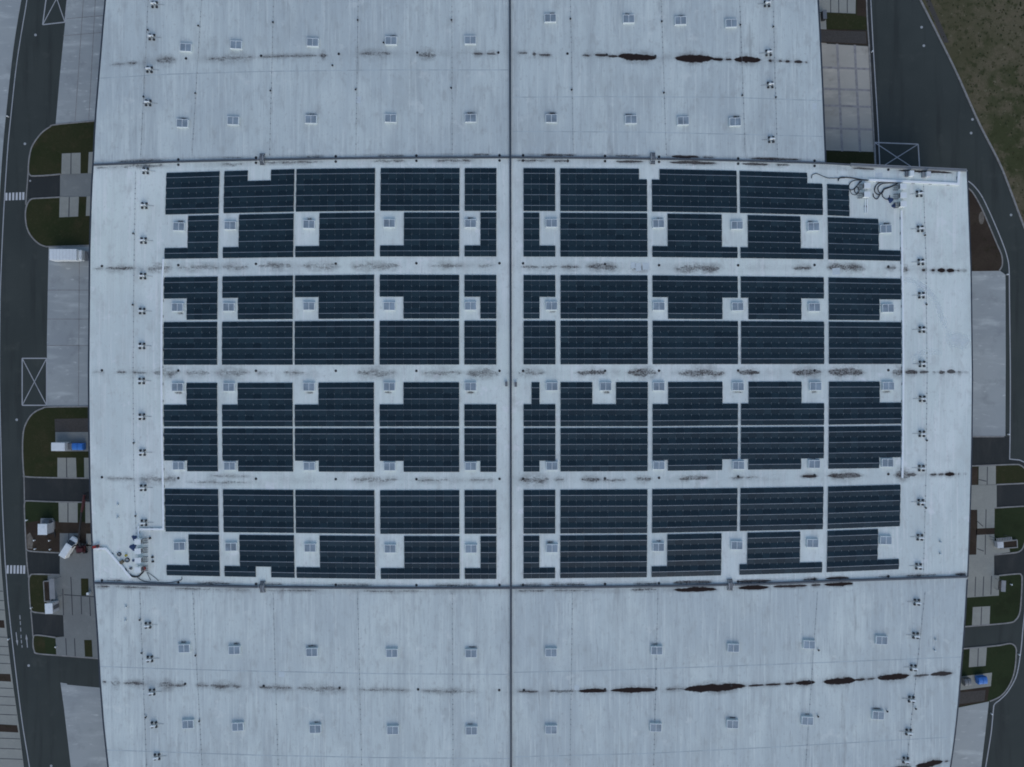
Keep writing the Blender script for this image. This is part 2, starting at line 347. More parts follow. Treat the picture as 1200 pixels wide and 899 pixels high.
# concrete loading aprons
area('pavement', [(92, -160), (79, 0), (75, 40), (70, 90), (65.2, 146), (112, 141), (150, 142), (150, -160)], Z2, 'concrete')
area('pavement', [(57, 289), (56, 340), (55, 400), (55, 476), (130, 476), (130, 287)], Z2, 'concrete')
area('pavement', [(70.8, 800), (78, 801), (79, 802.5), (117, 806), (160, 808), (170, 1080), (104, 1080), (83, 899), (75, 830)], Z2, 'concrete')
area('pavement', [(962, 50), (968, 50), (969, 51.5), (1018.5, 54.5), (1025, 178), (967, 176), (900, 176), (900, 49)], Z2, 'concrete_warm')
area('pavement', [(1120, 318), (1172, 317.5), (1178.3, 322), (1178.6, 420), (1178.2, 511), (1120, 511)], Z2, 'concrete')
area('pavement', [(1100, 832), (1159, 822), (1150, 899), (1138, 990), (1060, 990)], Z2, 'concrete')
area('pavement', [(940, -80), (1003, -80), (1003.5, 16), (959, 14)], Z2, 'paver_light')
# joints in the aprons
jp = MB()
for x0, x1 in ((981, 987), (1001.5, 1008)): jp.rail(pl([(x0, 51), (x1, 178)], Z3), .55, Z3, Z3 + .004)
for y in (80, 105, 124.5, 151): jp.rail(pl([(963, y - 1), (1019 + (y - 54) * .05, y + 1)], Z3), .5, Z3 - .003, Z3 + .001)
struct('road_marking', jp, 'joint_pale')
jl = MB()
for pts in ([(56, 340), (112, 340)], [(55.4, 374), (112, 374)], [(55, 405), (112, 405)], [(93, 292), (92, 476)], [(98, -5), (88, 142)], [(112, -5), (104, 141)], [(78, 22), (125, 18)], [(74, 42), (120, 38)]):
    jl.rail(pl(pts, Z3), .14, Z3, Z3 + .004)
struct('road_marking', jl, 'kerb')
def island(name, pts, m, z=.10):
    b = MB(); b.prism(pl(pts, z), 0, z); return struct(name, b, m)
def kerb(pts, w=.30, h=.14, sm=True, m='kerb'):
    b = MB(); b.rail(pl(smooth(pts) if sm else pts, h), w, 0, h); return struct('kerb', b, m)
I1 = [(112, 141.6), (65.5, 146), (58, 149), (50, 154.5), (43, 162.5), (37.5, 171.5), (35, 180), (33.4, 192), (33.2, 201), (35, 205), (39, 206.2), (55, 205.5), (71, 204)]
island('lawn', smooth(I1) + [(71, 204), (130, 202), (130, 141)], 'lawn'); kerb(I1)
kerb([(33.2, 196), (32.2, 212), (31, 226), (30.2, 240)], w=.26, h=.05)
I2 = [(71, 231), (45, 232.4), (37, 233.2), (33, 237), (30.6, 243), (29.6, 252), (30.8, 264), (34, 273), (39.5, 280.5), (46, 286), (52.5, 288.6), (60, 289), (112, 287.5)]
island('lawn', smooth(I2) + [(130, 287.5), (130, 230)], 'lawn'); kerb(I2)
I3 = [(112, 476.5), (58, 477), (50, 478.5), (42, 482), (36, 487), (31.5, 494), (28, 503), (26.6, 515), (26.4, 530), (27, 545), (28, 556), (31, 558.8), (66, 560), (112, 560.6)]
island('lawn', smooth(I3) + [(130, 560), (130, 476)], 'lawn'); kerb(I3)
kerb([(28, 558), (28.4, 575), (28.6, 590)], w=.26, h=.05)
I4 = [(112, 589), (60, 588), (32, 587), (29.2, 588.5), (28.4, 593), (29, 610), (30, 632), (30.6, 643)]
island('lawn', smooth(I4) + [(30.6, 646), (112, 649)], 'lawn_green'); kerb(I4)
area('soil', [(29.6, 613), (46, 610), (68, 611), (112, 612), (112, 647), (69, 647), (31, 644.5)], .115, 'soil')
area('soil', [(31.5, 627), (35, 624), (39, 632), (38, 643), (32, 643)], .127, 'sand')
kerb([(30.6, 643), (36, 646), (69, 648)]); kerb([(30.6, 643), (31.5, 660), (33.5, 677)], w=.28, h=.06)
I5 = [(70, 673.6), (40, 673), (35.5, 674.5), (33.8, 679), (34, 690), (35, 705), (36, 713.5), (39, 717.2), (54, 719)]
island('lawn', smooth(I5) + [(60, 719), (62, 674)], 'lawn'); kerb(I5)
kerb([(36, 716), (37.4, 730), (38.5, 746)], w=.26, h=.05)
I6 = [(65, 747.3), (50, 745), (41, 744.6), (39, 747), (38.6, 755), (40, 762.5), (43.5, 766), (66, 768), (116, 772)]
island('lawn', smooth(I6) + [(116, 748), (65, 746)], 'lawn'); kerb(I6)
area('lawn', [(52, 745.6), (64.6, 747), (65.5, 767), (54, 766)], .112, 'lawn_green')
# paved forecourts on the left, with bay joints
ZP = .125
area('pavement', [(70.5, 204), (112, 202), (112, 231), (70.2, 232)], Z3 + .01, 'paver')
for q in ([(72.5, 180), (94.5, 179), (94.3, 203.6), (71.8, 204)], [(104, 178.5), (118, 177), (118, 203), (103, 203)], [(69.9, 230.8), (92.5, 230.5), (91.6, 253.8), (69.4, 254.8)], [(101.5, 230), (118, 230), (118, 253), (100.5, 253)],
          [(67.3, 536.5), (89, 536.5), (89.8, 560), (67.3, 560)], [(98.5, 536.5), (112, 536.5), (112, 560.3), (98.8, 560.3)],
          [(68.5, 588.3), (91, 588.6), (91, 612.5), (69, 612)], [(100, 588.8), (112, 589), (112, 613), (100, 613)], [(101, 625.5), (112, 625.5), (112, 640), (101, 640)]):
    area('pavement', q, ZP, 'paver_light')
area('pavement', [(70, 625), (92, 625), (92, 636), (112, 640), (116, 772), (66, 768), (65, 747), (75, 746), (74, 721), (54, 719.5), (56, 674.5), (70, 673.5)], ZP, 'paver')
jb = MB()
for q in ([(83.3, 179.5), (83, 204)], [(81.2, 231), (80.6, 254)], [(77.9, 536.6), (78.2, 560)], [(79.6, 588.5), (79.6, 612)], [(80.6, 625), (80.6, 640)], [(83, 676), (84, 697), (85, 721)], [(75, 697), (112, 699.5)], [(95, 699), (95.6, 720)], [(105, 700), (106, 722)], [(73.5, 690), (74.5, 721)], [(77, 748), (78, 768)], [(87.3, 748), (88.2, 769)]):
    jb.rail(pl(q, ZP + .012), .20, ZP + .008, ZP + .012)
struct('road_marking', jb, 'joint')
area('road', [(28.5, 561), (112, 561.5), (112, 588), (28.5, 587)], Z2, 'asphalt_dark')
area('road', [(33, 207), (70, 205.5), (69.8, 231), (33, 232.5)], Z2, 'asphalt_dark')
area('road', [(31.5, 647), (70, 648.8), (70.2, 673), (33.6, 673)], Z2, 'asphalt_dark')
area('road', [(37, 720), (74, 721.6), (75, 746), (39.2, 744)], Z2, 'asphalt_dark')
area('soil', [(64, 491), (112, 490), (112, 506), (64.5, 506)], ZP, 'gravel')
area('pavement', [(64.8, 506.3), (112, 506.3), (112, 529), (65, 529)], ZP, 'paver')
for q in ([(94.8, 678), (103.5, 678), (104, 698), (95.2, 698)], [(98.6, 750), (107.5, 750), (108.5, 770), (99.6, 769.5)]):
    area('soil', q, ZP + .016, 'lawn')
# white road lines and crossings
wl = MB()
wl.rail(pl(smooth([(46, -120), (38, -50), (31.5, 0), (26.5, 30), (21.6, 60), (17.6, 90), (13.4, 130), (9.4, 170), (6, 220), (5, 237), (3.5, 265), (1.5, 310), (0, 360), (-.6, 440), (1, 520), (2.2, 575), (3.6, 612), (5.8, 655), (7, 672), (9, 700), (11, 720), (14, 748), (20, 800), (26.5, 850), (34.5, 899), (46, 975)]), Z2), .22, Z2, Z2 + .004)
wl.rail(pl([(1015, -120), (1020.5, 0), (1023, 50), (1026, 100), (1029, 150), (1031, 192), (1032, 215)], Z2), .22, Z2, Z2 + .004)
struct('road_marking', wl, 'line')
def crossbox(a, b, c, d):
    m = MB(); w = .26
    for k, (p, q) in enumerate(((a, b), (b, c), (c, d), (d, a), (a, c), (b, d))):
        z = Z2 + .012 + k * .004; m.rail(pl([p, q], z), w if k < 4 else .2, z - .003, z)
    struct('road_marking', m, 'line')
crossbox((57.5, -28), (82, -31), (76, 26), (50, 29)); crossbox((26, 420), (54.6, 420), (54.6, 475), (26, 475)); crossbox((1025, 167), (1076, 169), (1078, 202), (1026.5, 200))
def zebra(xs, y0, y1, k):
    m = MB()
    for i, x in enumerate(xs): m.sheet(pl([(x - 1.2, y0 + .5 - i * k), (x + 1.2, y0 + .4 - i * k), (x + 1.0, y1 - i * k), (x - 1.4, y1 - i * k)], Z3), Z3)
    struct('road_marking', m, 'zebra')
zebra([7.6, 11.6, 15.6, 19.7, 23.7, 27.4], 225.6, 235, .15); zebra([9.1, 13.1, 17.1, 21, 24.8, 28.4], 662, 672.2, -.05)
ar = MB()
for i, (x0, y0, x1, y1) in enumerate(((23.2, 721, 23.6, 726), (23.7, 728, 24, 732.5), (24.1, 735.5, 24.4, 740), (24.6, 744, 24.8, 748), (25, 750, 25.3, 754), (25.7, 756, 26, 759))):
    ar.rail(pl([(x0, y0), (x1, y1)], Z3), .18, Z3 - .004, Z3)
for x, y, x2, y2 in ((18.8, 741, 20.6, 757), (32.2, 759, 30.6, 743)):
    ar.rail(pl([(x, y), (x + (x2 - x) * .6, y + (y2 - y) * .6)], Z3), .20, Z3 - .004, Z3)
    d = 1 if y2 > y else -1; bx, by = x + (x2 - x) * .6, y + (y2 - y) * .6
    ar.sheet(pl([(bx - 1.3, by), (bx + 1.3, by), (x2, y2)], Z3 + .002), Z3 + .002)
struct('road_marking', ar, 'line')
# ---- right side yard
kerb([(1016, -100), (1015.6, 0), (1019, 60), (1022, 120), (1025, 180), (1026, 215)], w=.30)
area('road', [(1016, -100), (1021, -100), (1020.5, 0), (1023, 50), (1029, 150), (1031, 192), (1032, 215), (1026, 215), (1025, 180), (1019, 60), (1015.6, 0)], Z2 - .006, 'asphalt_dark')
kerb([(1040, -80), (1079, 0), (1100, 42), (1122, 87), (1147, 143), (1171, 190), (1185, 225), (1202, 270), (1235, 350)], w=.42)
area('pavement', [(1080, -10), (1086, -10), (1112, 50), (1106, 50)], .006, 'gravel')
island('lawn', [(955, 14), (1003, 16.5), (1004, -60), (1015, -60), (1016.5, 35), (955, 34)], 'lawn')
area('soil', [(1003.5, -60), (1015, -60), (1016, 20), (1004, 18)], .112, 'soil')
area('soil', [(955, 33.6), (1016, 36), (1017, 53.4), (955, 49.6)], .112, 'soil')
area('pavement', [(955, 35), (1014.5, 37), (1015.6, 51.5), (955, 48.8)], .125, 'gravel')
area('pavement', [(955, 14.6), (967.5, 15.2), (968.6, 34.6), (955, 34)], .125, 'paver_light')
jb = MB()
for x in (973.5, 983, 993): jb.rail(pl([(x - .6, -40), (x, 15)], Z3), .18, Z3, Z3 + .004)
struct('road_marking', jb, 'joint')
island('lawn', [(950, 176.5), (1024.6, 178.5), (1025, 205), (950, 205)], 'lawn')
K2 = [(1130, 216.5), (1136, 221.5), (1141, 227), (1150, 243), (1160, 266), (1168, 285), (1173.6, 298), (1174.8, 306), (1174.2, 312), (1171, 317.4)]
island('soil', smooth(K2) + [(1120, 318), (1120, 216)], 'soil'); kerb(K2)
b = MB(); b.sheet([tuple(np.array(P(1150.2, 255.5, .112)[:2]) + np.array((.62 * math.cos(t), 1.45 * math.sin(t)))) for t in np.linspace(0, 2 * math.pi, 18)[:-1]], .112); struct('soil', b, 'sand')
wl = MB()
wl.rail(pl(smooth([(1128, 209), (1134, 212), (1141, 217.5), (1150, 229), (1158, 245), (1166, 263), (1175, 285), (1180, 300), (1182.5, 315), (1183, 350), (1184, 440), (1183.6, 520)]) + [(1183.2, 538), (1195, 539.2), (1200, 541.5), (1208, 548)], Z2), .24, Z2, Z2 + .004)
wl.rail(pl(smooth([(1204, 690), (1199, 735), (1197.5, 752), (1195.4, 770), (1192, 789), (1187.6, 800), (1180, 812), (1172, 820), (1165.5, 825.5), (1164, 833), (1162, 855), (1159, 875), (1155, 899), (1146, 950)]), Z2), .24, Z2, Z2 + .004)
struct('road_marking', wl, 'line')
area('road', [(1120, 512), (1183, 511.5), (1183, 538), (1210, 541), (1210, 546), (1139, 546), (1120, 546)], Z2 - .006, 'asphalt_dark')
kerb([(1120, 511.8), (1172, 511.8), (1177, 511.5)], w=.3, h=.06, sm=False)
J1 = [(1126, 546.6), (1160, 545.4), (1190, 544.4), (1196, 545.4), (1201, 549)]
island('lawn', smooth(J1) + [(1210, 549), (1210, 567), (1126, 569)], 'lawn'); kerb(J1)
kerb([(1168, 568), (1212, 566)]); kerb([(1166, 595.3), (1212, 592.6)])
area('road', [(1168, 569), (1212, 566.8), (1212, 592), (1168, 594.5)], Z2, 'asphalt_dark')
island('lawn', [(1126, 597), (1166, 595.5), (1212, 593), (1212, 640), (1199, 642), (1195, 646), (1165, 650), (1126, 651)], 'lawn_green')
kerb([(1165, 650.4), (1188, 648), (1194.5, 646.4), (1198.5, 642.6), (1201, 636)])
area('road', [(1165, 651), (1190, 648.4), (1200, 644), (1212, 640), (1212, 674), (1165, 674)], Z2, 'asphalt_dark')
J2 = [(1171, 674.6), (1192, 672.6), (1196.6, 673.6), (1197.8, 680), (1196.4, 708), (1194.4, 720), (1190.5, 726.4), (1184, 729.8), (1160, 732.2), (1124, 735)]
island('lawn', smooth(J2) + [(1124, 695), (1170, 690)], 'lawn_green'); kerb(J2)
J3 = [(1122, 761), (1145, 759), (1170, 756.6), (1182, 754.4), (1187.4, 755.4), (1190.6, 759.6), (1191, 766), (1189.4, 784), (1185.4, 798), (1178.5, 810), (1170.5, 817.4), (1160, 822)]
island('lawn', smooth(J3) + [(1110, 832), (1110, 762)], 'lawn_green'); kerb(J3)
for q in ([(1130, 548), (1145.8, 548), (1145.8, 568), (1130, 568)], [(1130, 597.5), (1145, 597), (1145, 650), (1130, 650)], [(1144, 619.6), (1165.5, 619), (1165.5, 627), (1144, 627)]):
    area('soil', q, .112, 'soil')
for q in ([(1147, 546.6), (1167, 546), (1167, 568.4), (1146.6, 568.6)], [(1130, 568.6), (1168, 568), (1168, 595), (1165.6, 595.4), (1165.4, 618.6), (1145.4, 619.4), (1145.2, 597.4), (1130, 597.6)],
          [(1144.8, 627), (1165.2, 626), (1166, 641), (1183, 643), (1183.6, 647), (1165, 650), (1165, 674), (1171, 674.4), (1170.6, 698), (1130, 700.6), (1130, 650.4), (1144, 650)], [(1140, 711.6), (1160.4, 710.4), (1159.6, 732.4), (1139, 733.8)],
          [(1136.4, 759.4), (1156.6, 757.8), (1155, 780.4), (1135.4, 782)], [(1118, 794), (1162.6, 788.2), (1161.2, 804.2), (1118, 810)]):
    area('pavement', q, ZP, 'paver_light')
area('soil', [(1118, 808), (1160, 803), (1157, 822), (1118, 829)], .112, 'soil')
area('pavement', [(1118, 812), (1155, 808.6), (1153.6, 821.6), (1118, 826)], ZP + .004, 'gravel')
jb = MB()
for q in ([(1157.2, 547), (1156.8, 568)], [(1155.6, 597), (1155.2, 619)], [(1154.8, 627), (1154.6, 650)], [(1143.4, 676), (1142.6, 699)], [(1152.8, 675.6), (1152, 698.6)], [(1162, 675), (1161.2, 697)], [(1150.4, 711.6), (1149.6, 733)], [(1146.6, 758.6), (1145.8, 781)], [(1147, 562), (1156, 564)], [(1145.4, 611), (1152, 617)], [(1145, 643), (1153, 646)]):
    jb.rail(pl(q, ZP + .012), .18, ZP + .006, ZP + .010)
struct('road_marking', jb, 'joint')
# ---------------------------------------------------------------- the warehouse
LEFT = [(-90, 134), (0, 123.2), (75, 117), (142, 111.4), (190, 109.3), (225, 107), (300, 105), (375, 104.4), (440, 103.8), (500, 104.2), (560, 105.2), (600, 106.5), (640, 108), (684, 110), (740, 114), (800, 117.4), (850, 121.4), (899, 126.6), (990, 138)]
RTOP = [(-90, 952), (0, 958.8), (50, 961.6), (100, 964), (150, 966), (191, 967.6)]
RMID = [(199.5, 1133.4), (250, 1135.4), (318, 1138), (440, 1139.6), (512, 1139), (560, 1138), (620, 1136.2), (677, 1134)]
RBOT = [(677, 1133.6), (733, 1130.4), (790, 1126), (830, 1122.6), (860, 1119.4), (899, 1114), (990, 1099)]
H1 = [(100, 193.3), (110, 193), (200, 189.4), (300, 187), (400, 185.4), (500, 184.5), (600, 184.2), (700, 184.9), (800, 186.4), (900, 188.9), (967.6, 191), (1000, 193), (1060, 196), (1133.4, 199.5)]
H2 = [(100, 683), (110, 683.5), (200, 686), (300, 688), (400, 689), (500, 689.4), (600, 689.2), (700, 688.2), (800, 686.8), (900, 684.3), (1000, 680.4), (1134, 676)]
VX = 598.4
wh = thing('warehouse', P(600, 450, 0), 0, 'long white flat-roofed warehouse carrying the solar arrays, split by dark parapets', 'warehouse')
wo = wh.location
def wpart(name, mb, mats):
    mb.v = [(v[0] - wo[0], v[1] - wo[1], v[2] - wo[2]) for v in mb.v]; return mb.build(name, mats, wh)
def edge_pts(tab, y0, y1, n=14): return [(interp(tab, y), y) for y in np.linspace(y0, y1, n)]
def span_pts(tab, x0, x1, n=16): return [(x, interp(tab, x)) for x in np.linspace(x0, x1, n)]
def roof(pts, m): b = MB(); b.prism(pl(pts, R), R - .4, R); wpart('roof', b, m)
roof(edge_pts(LEFT, -90, 193) + span_pts(H1, 110, VX) + [(VX, -90)], 'roof_north')
roof([(VX, -90)] + span_pts(H1, VX, 967.6) + edge_pts(RTOP, 191, -90), 'roof_north')
roof(edge_pts(LEFT, 683, 193.2)[1:-1] + span_pts(H1, 109, VX) + span_pts(H2, VX, 110), 'roof')
roof(span_pts(H1, VX, 1133.4) + edge_pts(RMID, 199.5, 676)[1:] + span_pts(H2, 1133.8, VX), 'roof')
roof(span_pts(H2, 110.2, VX) + [(VX, 990)] + edge_pts(LEFT, 990, 686)[:], 'roof_south')
roof(span_pts(H2, VX, 1133.4) + edge_pts(RBOT, 680, 990) + [(VX, 990)], 'roof_south')
# outer walls and dark eaves trim
loop = edge_pts(LEFT, 990, -90, 40) + edge_pts(RTOP, -90, 191, 14) + span_pts(H1, 970, 1133.4, 8) + edge_pts(RMID, 199.8, 677, 20) + edge_pts(RBOT, 679, 990, 14)
b = MB(); b.prism([p for p in pl(loop, R)], 0, R - .42)
wpart('wall', b, 'wall')
b = MB(); b.rail(pl(edge_pts(LEFT, 990, -90, 40), R), .34, R - .5, R + .03); wpart('eaves_trim', b, 'trim')
b = MB(); b.rail(pl(edge_pts(RTOP, -90, 190, 14), R), .34, R - .5, R + .03); wpart('eaves_trim', b, 'trim')
b = MB(); b.rail(pl(edge_pts(RMID, 201, 676, 30), R), .26, R - .5, R + .03); wpart('eaves_trim', b, 'trim')
b = MB(); b.rail(pl(edge_pts(RBOT, 679, 990, 16), R), .30, R - .5, R + .03); wpart('eaves_trim', b, 'trim')
def parapet(pts, w, h, m, lip=True):
    b = MB(); b.rail(pl(pts, R + h), w, R - .1, R + h, 0)
    if lip: b.rail(pl(pts, R + h), w * .35, R + h, R + h + .03, 1)
    wpart('parapet', b, [m, 'grey'])
parapet(span_pts(H1, 109.5, VX - 1, 24), .34, .30, 'parapet'); parapet(span_pts(H1, VX + 1, 968, 24), .34, .30, 'parapet')
parapet(span_pts(H1, 968.5, 996, 4), .30, .32, 'parapet'); parapet(span_pts(H1, 997, 1133, 10), .60, .34, 'coping_pale')
parapet(span_pts(H2, 110.5, VX - 1, 24), .42, .30, 'parapet'); parapet(span_pts(H2, VX + 1, 1133.4, 24), .42, .30, 'parapet')
parapet([(597.4, -90), (598, 150), (598.6, 450), (598.8, 700), (599, 990)], .40, .36, 'parapet', False)
b = MB()
for pts in ([(113, 92), (200, 87), (300, 84), (450, 82), (596, 82)], [(601, 114), (700, 113.4), (850, 114), (963, 118)], [(116, 781), (200, 784), (300, 786.6), (450, 789.6), (597, 790.4)], [(602, 788), (700, 786), (900, 779), (1126, 770)], [(125, 879), (300, 885), (450, 888), (597, 889)], [(602, 887), (760, 883), (900, 876), (1110, 864)], [(601, 154), (760, 155), (964, 160)]):
    b = MB(); b.rail(pl(pts, R), .16, R, R + .010); wpart('ridge_shade_strip', b, 'ridge_shade')  # darker strips paint the tone change at roof ridges; the roof itself is flat
for x, y, w_, h_, q in ((954.5, 124.5, .9, 1.3, .05), (757, 312, 1.4, 1.5, 0), (748, 313, 1.2, 1.6, .1), (742, 311, 1.0, 1.2, 0), (330, 790, 1.2, 1.2, 0), (1030, 205, 1.5, 1.0, 0), (980, 318, 1.6, 1.4, .1), (420, 117, 1.0, 1.4, 0), (676, 806, 1.0, 1.0, 0)):
    p = P(x, y); b = MB(); b.box((p[0], p[1], R + .004), (w_, h_, .008), q); wpart('repair_patch', b, 'patch')
# silt lying in the valley gutters, one continuous sheet per gutter, thickness and darkness along it
def silt(curve, segs, half=11.0):
    x0, x1 = curve[0][0], curve[-1][0]; n = int((x1 - x0) * 1.0); rows = 37 if half > 9 else 25
    xs = np.linspace(x0, x1, n); ys = np.interp(xs, [p[0] for p in curve], [p[1] for p in curve])
    rng = np.random.RandomState(int(ys[0]))
    off = np.linspace(-half, half, rows); D = np.zeros((n, rows)); K = np.zeros((n, rows)); Hh = np.zeros((n, rows))
    for s in segs:
        a, bb, h, d = s[:4]; h = h * (1.4 if h > 2 and d < .9 else (.9 if d >= .9 else 1.15)); dy = s[4] if len(s) > 4 else 0
        w = bb - a; t = (xs - a) / w; u = 2 * t - 1
        e = np.clip(1 - np.abs(u) ** 2.2, 0, 1)
        wob = np.interp(xs, np.arange(x0 - 5, x1 + 9, 5.0), rng.uniform(.84, 1.12, len(np.arange(x0 - 5, x1 + 9, 5.0)))); dyw = np.interp(xs, np.arange(x0 - 5, x1 + 9, 7.0), rng.uniform(-.22, .22, len(np.arange(x0 - 5, x1 + 9, 7.0)))); wob *= np.interp(xs, np.arange(x0 - 5, x1 + 9, 1.7), rng.uniform(.75, 1.15, len(np.arange(x0 - 5, x1 + 9, 1.7))))
        e = e * ((t > 0) & (t < 1))
        hh = h * np.clip(e, .03, 1) ** .9 * (.35 + .65 * wob) + .25
        q = np.abs(off[None, :] - dy - dyw[:, None] * h) / (hh[:, None] * 1.15 + .3)
        prof = np.exp(-q ** 2 * 1.3) * np.clip(e * 2.2, 0, 1)[:, None]
        amp = .50 + .40 * d + .6 * max(0, d - .8) / .2
        w2 = hh[:, None] * 1.5 + 1.3; Hh = np.maximum(Hh, (.24 + .38 * d) * np.exp(-((off[None, :] - dy) / w2) ** 2) * np.clip(1.25 - np.abs(u * w / (w + 5)) ** 4 * 1.25, 0, 1)[:, None] * (np.abs(u) < (w + 5) / w)[:, None])
        D = np.maximum(D, prof * amp); K = np.maximum(K, np.where(prof > .12, d, 0))
    # a faint thin line and scattered specks all along the gutter
    base = .20 * np.exp(-(off / 1.6) ** 2)[None, :] * (.6 + .4 * np.sin(xs * .13)[:, None] * np.sin(xs * .041 + 1)[:, None])
    D = np.maximum(D, base)
    K = np.maximum(K, .35)
    Hh = np.maximum(Hh, .20 * np.exp(-(off / 5.0) ** 2)[None, :] * (.65 + .35 * np.sin(xs * .07 + 2)[:, None]))
    Hh[0] = Hh[-1] = D[0] = D[-1] = 0; edge = np.clip((half - np.abs(off)) / (half * .3), 0, 1)[None, :]; Hh = Hh * edge; D = D * edge
    b = MB(); vs = []
    for i in range(n):
        for j in range(rows): vs.append(P(xs[i], ys[i] + off[j], R + .006))
    b.add(vs, [(i * rows + j, i * rows + j + 1, (i + 1) * rows + j + 1, (i + 1) * rows + j) for i in range(n - 1) for j in range(rows - 1)])
    o = wpart('silt_streak', b, 'dirt')
    for nm, A in (('dens', D), ('dark', K), ('halo', Hh)):
        at = o.data.attributes.new(nm, 'FLOAT', 'POINT'); at.data.foreach_set('value', A.astype(np.float32).ravel())
V1 = [(127, 76), (155, 74.2), (195, 71), (260, 68.6), (340, 65.8), (480, 63.2), (597, 63.2), (650, 64), (735, 66.6), (800, 68), (880, 70), (950, 73.2)]
silt(V1, [(128, 150, .8, .4), (149, 160, 1.2, .75), (182, 207, 3, .45, -1), (240, 300, 2.2, .5), (300, 376, 1, .5), (375, 383, 2.2, .85), (420, 460, 2.2, .55, -1), (489, 512, 3, .65, .8), (554, 566, 1.4, .75), (570, 583, 1.4, .75), (607, 618, .9, .8, -1), (624, 628, 2.2, .9, -.4), (631, 646, 1, .9, .6), (682, 692, 1, .85), (696, 713, 1.4, .95, -1), (712, 724, 1, .95), (722, 771, 4.2, 1), (789, 838, 4.4, 1), (834, 848, 1.2, 1, .5), (850, 858, 1, .95, .3), (859, 893, 3.6, 1), (900, 905, 1.2, .95), (912, 917, .8, .9), (920, 926, 1.3, .95), (930, 941, 1.4, .95), (943, 947, .7, .9)])
P1a = [(x, y - 2.8) for x, y in H1 if 109 < x < 960] + [(962, 188)]
silt(P1a, [(135, 195, 1, .5, .5), (260, 285, .8, .5), (358, 380, 1, .5, .6), (440, 475, 1, .55, .6), (554, 575, .6, .7), (630, 676, .8, .85), (718, 750, .6, .75), (786, 820, 1.5, .95), (824, 838, .7, .85), (876, 940, 1.2, .9)], 2.4)
P1b = [(x, y + 4.0) for x, y in H1 if x > 105]
silt(P1b, [(112, 140, .8, .4), (140, 196, 2, .55), (258, 286, 1.6, .55, 1), (300, 380, 1.2, .5), (435, 476, 1.3, .6), (508, 556, 1.5, .65), (604, 640, .9, .75), (648, 668, 1, .85), (664, 667, 1.8, .95), (720, 756, 1.0, .9), (782, 842, 1.7, .92), (868, 902, 1.2, .9), (910, 926, .9, .8), (998, 1026, 1.0, .9, 0), (1050, 1118, 1.1, .95, 0)], 5)
V2 = [(108, 315.2), (150, 314.4), (200, 314), (300, 312.4), (500, 311.6), (600, 311.6), (700, 312.6), (800, 314.4), (900, 313.8), (985, 313.6), (1060, 316.2), (1100, 316.8), (1136, 317.4)]
silt(V2, [(109, 122, .8, .5), (121, 160, 1.7, .72), (171, 202, 4.2, .5), (205, 260, 3, .32), (258, 294, 2.4, .3), (300, 345, 3.5, .36), (350, 400, 3, .38), (408, 472, 3.8, .36), (500, 545, 2.4, .3), (560, 580, 2, .3), (611, 632, 1.6, .7, 1), (632, 655, 1.8, .65, .5), (656, 680, 1.8, .6, 1), (686, 726, 3, .72), (736, 762, 2.4, .6, 1), (786, 850, 3.8, .55, .6), (928, 953, 2, .6, .4), (966, 1018, 3.4, .62), (1038, 1052, 1.4, .75, -1.5), (1055, 1065, 3.6, .7), (1080, 1085, 1.2, .95), (1091, 1096, 1.3, .95), (1098, 1108, 1.9, 1), (1109, 1119, 1.9, 1), (1121, 1125, .8, .9), (1128, 1131, .5, .8)], 8)
V3 = [(107, 436.4), (300, 437), (500, 437), (700, 437), (900, 436.6), (1136, 436)]
silt(V3, [(109, 121, .7, .5), (137, 147, 1.2, .7), (154, 172, 1.3, .55), (178, 212, 3.6, .5), (216, 248, 2.6, .4), (250, 294, 3.2, .38), (300, 320, 2, .32), (330, 362, 2, .36), (414, 468, 3.6, .38), (492, 545, 2.8, .35), (543, 588, 3.8, .45, .6), (603, 640, 2.6, .42), (673, 712, 2.2, .72), (690, 700, 1.6, .85), (733, 772, 3.6, .78), (790, 852, 3.4, .72, .4), (864, 892, 2.4, .85), (926, 965, 2.6, .85), (968, 1014, 3.8, .84), (1045, 1060, 3, .8), (1060, 1076, 2.8, .9), (1077, 1089, 1.7, .9), (1092, 1097, 1, .7), (1100, 1108, 2.2, .9), (1109, 1120, 2.5, .92), (1122, 1127, 1.4, .7), (1132, 1134, .4, .7)])
V4 = [(107, 560.4), (200, 561.5), (300, 562.4), (450, 563), (600, 562.4), (700, 562), (800, 561), (900, 559), (1000, 557.4), (1136, 555.6)]
silt(V4, [(122, 160, 1.1, .4), (160, 212, 3.4, .42), (216, 296, 1.2, .42, 3.4), (240, 292, .9, .42, -4), (408, 470, 2.6, .4, -.6), (480, 530, 1.6, .36), (548, 580, 1.2, .36), (607, 646, 3.4, .62, .5), (650, 662, 1.2, .6), (680, 704, 2, .85), (705, 735, 1.6, .5, 1), (744, 764, 2, .8), (794, 832, 2.2, .75), (855, 872, 1, .7), (874, 888, 1, .65), (939, 958, 1.4, .95), (968, 1012, 2.2, .88), (1048, 1068, 4.4, .62), (1062, 1075, 1.6, .9), (1090, 1098, 1.2, .9), (1099, 1106, 1.2, .9), (1107, 1119, 1.8, 1), (1122, 1125, .8, .8), (1130, 1133, .6, .8)])
P2a = [(x, y - 3.4) for x, y in H2 if x > 105]
silt(P2a, [(116, 145, .9, .6), (228, 272, 1.1, .75), (300, 332, .9, .6), (380, 440, .9, .7), (505, 560, 1.1, .65), (606, 640, .8, .6), (640, 690, 1.1, .8), (742, 772, .9, .8), (786, 836, 1.9, .88, -.6), (862, 906, 1.6, .92), (940, 958, .8, .85), (966, 996, 1.3, .95), (1028, 1042, .8, .8), (1060, 1100, .8, .8), (1118, 1132, .8, .9)], 4)
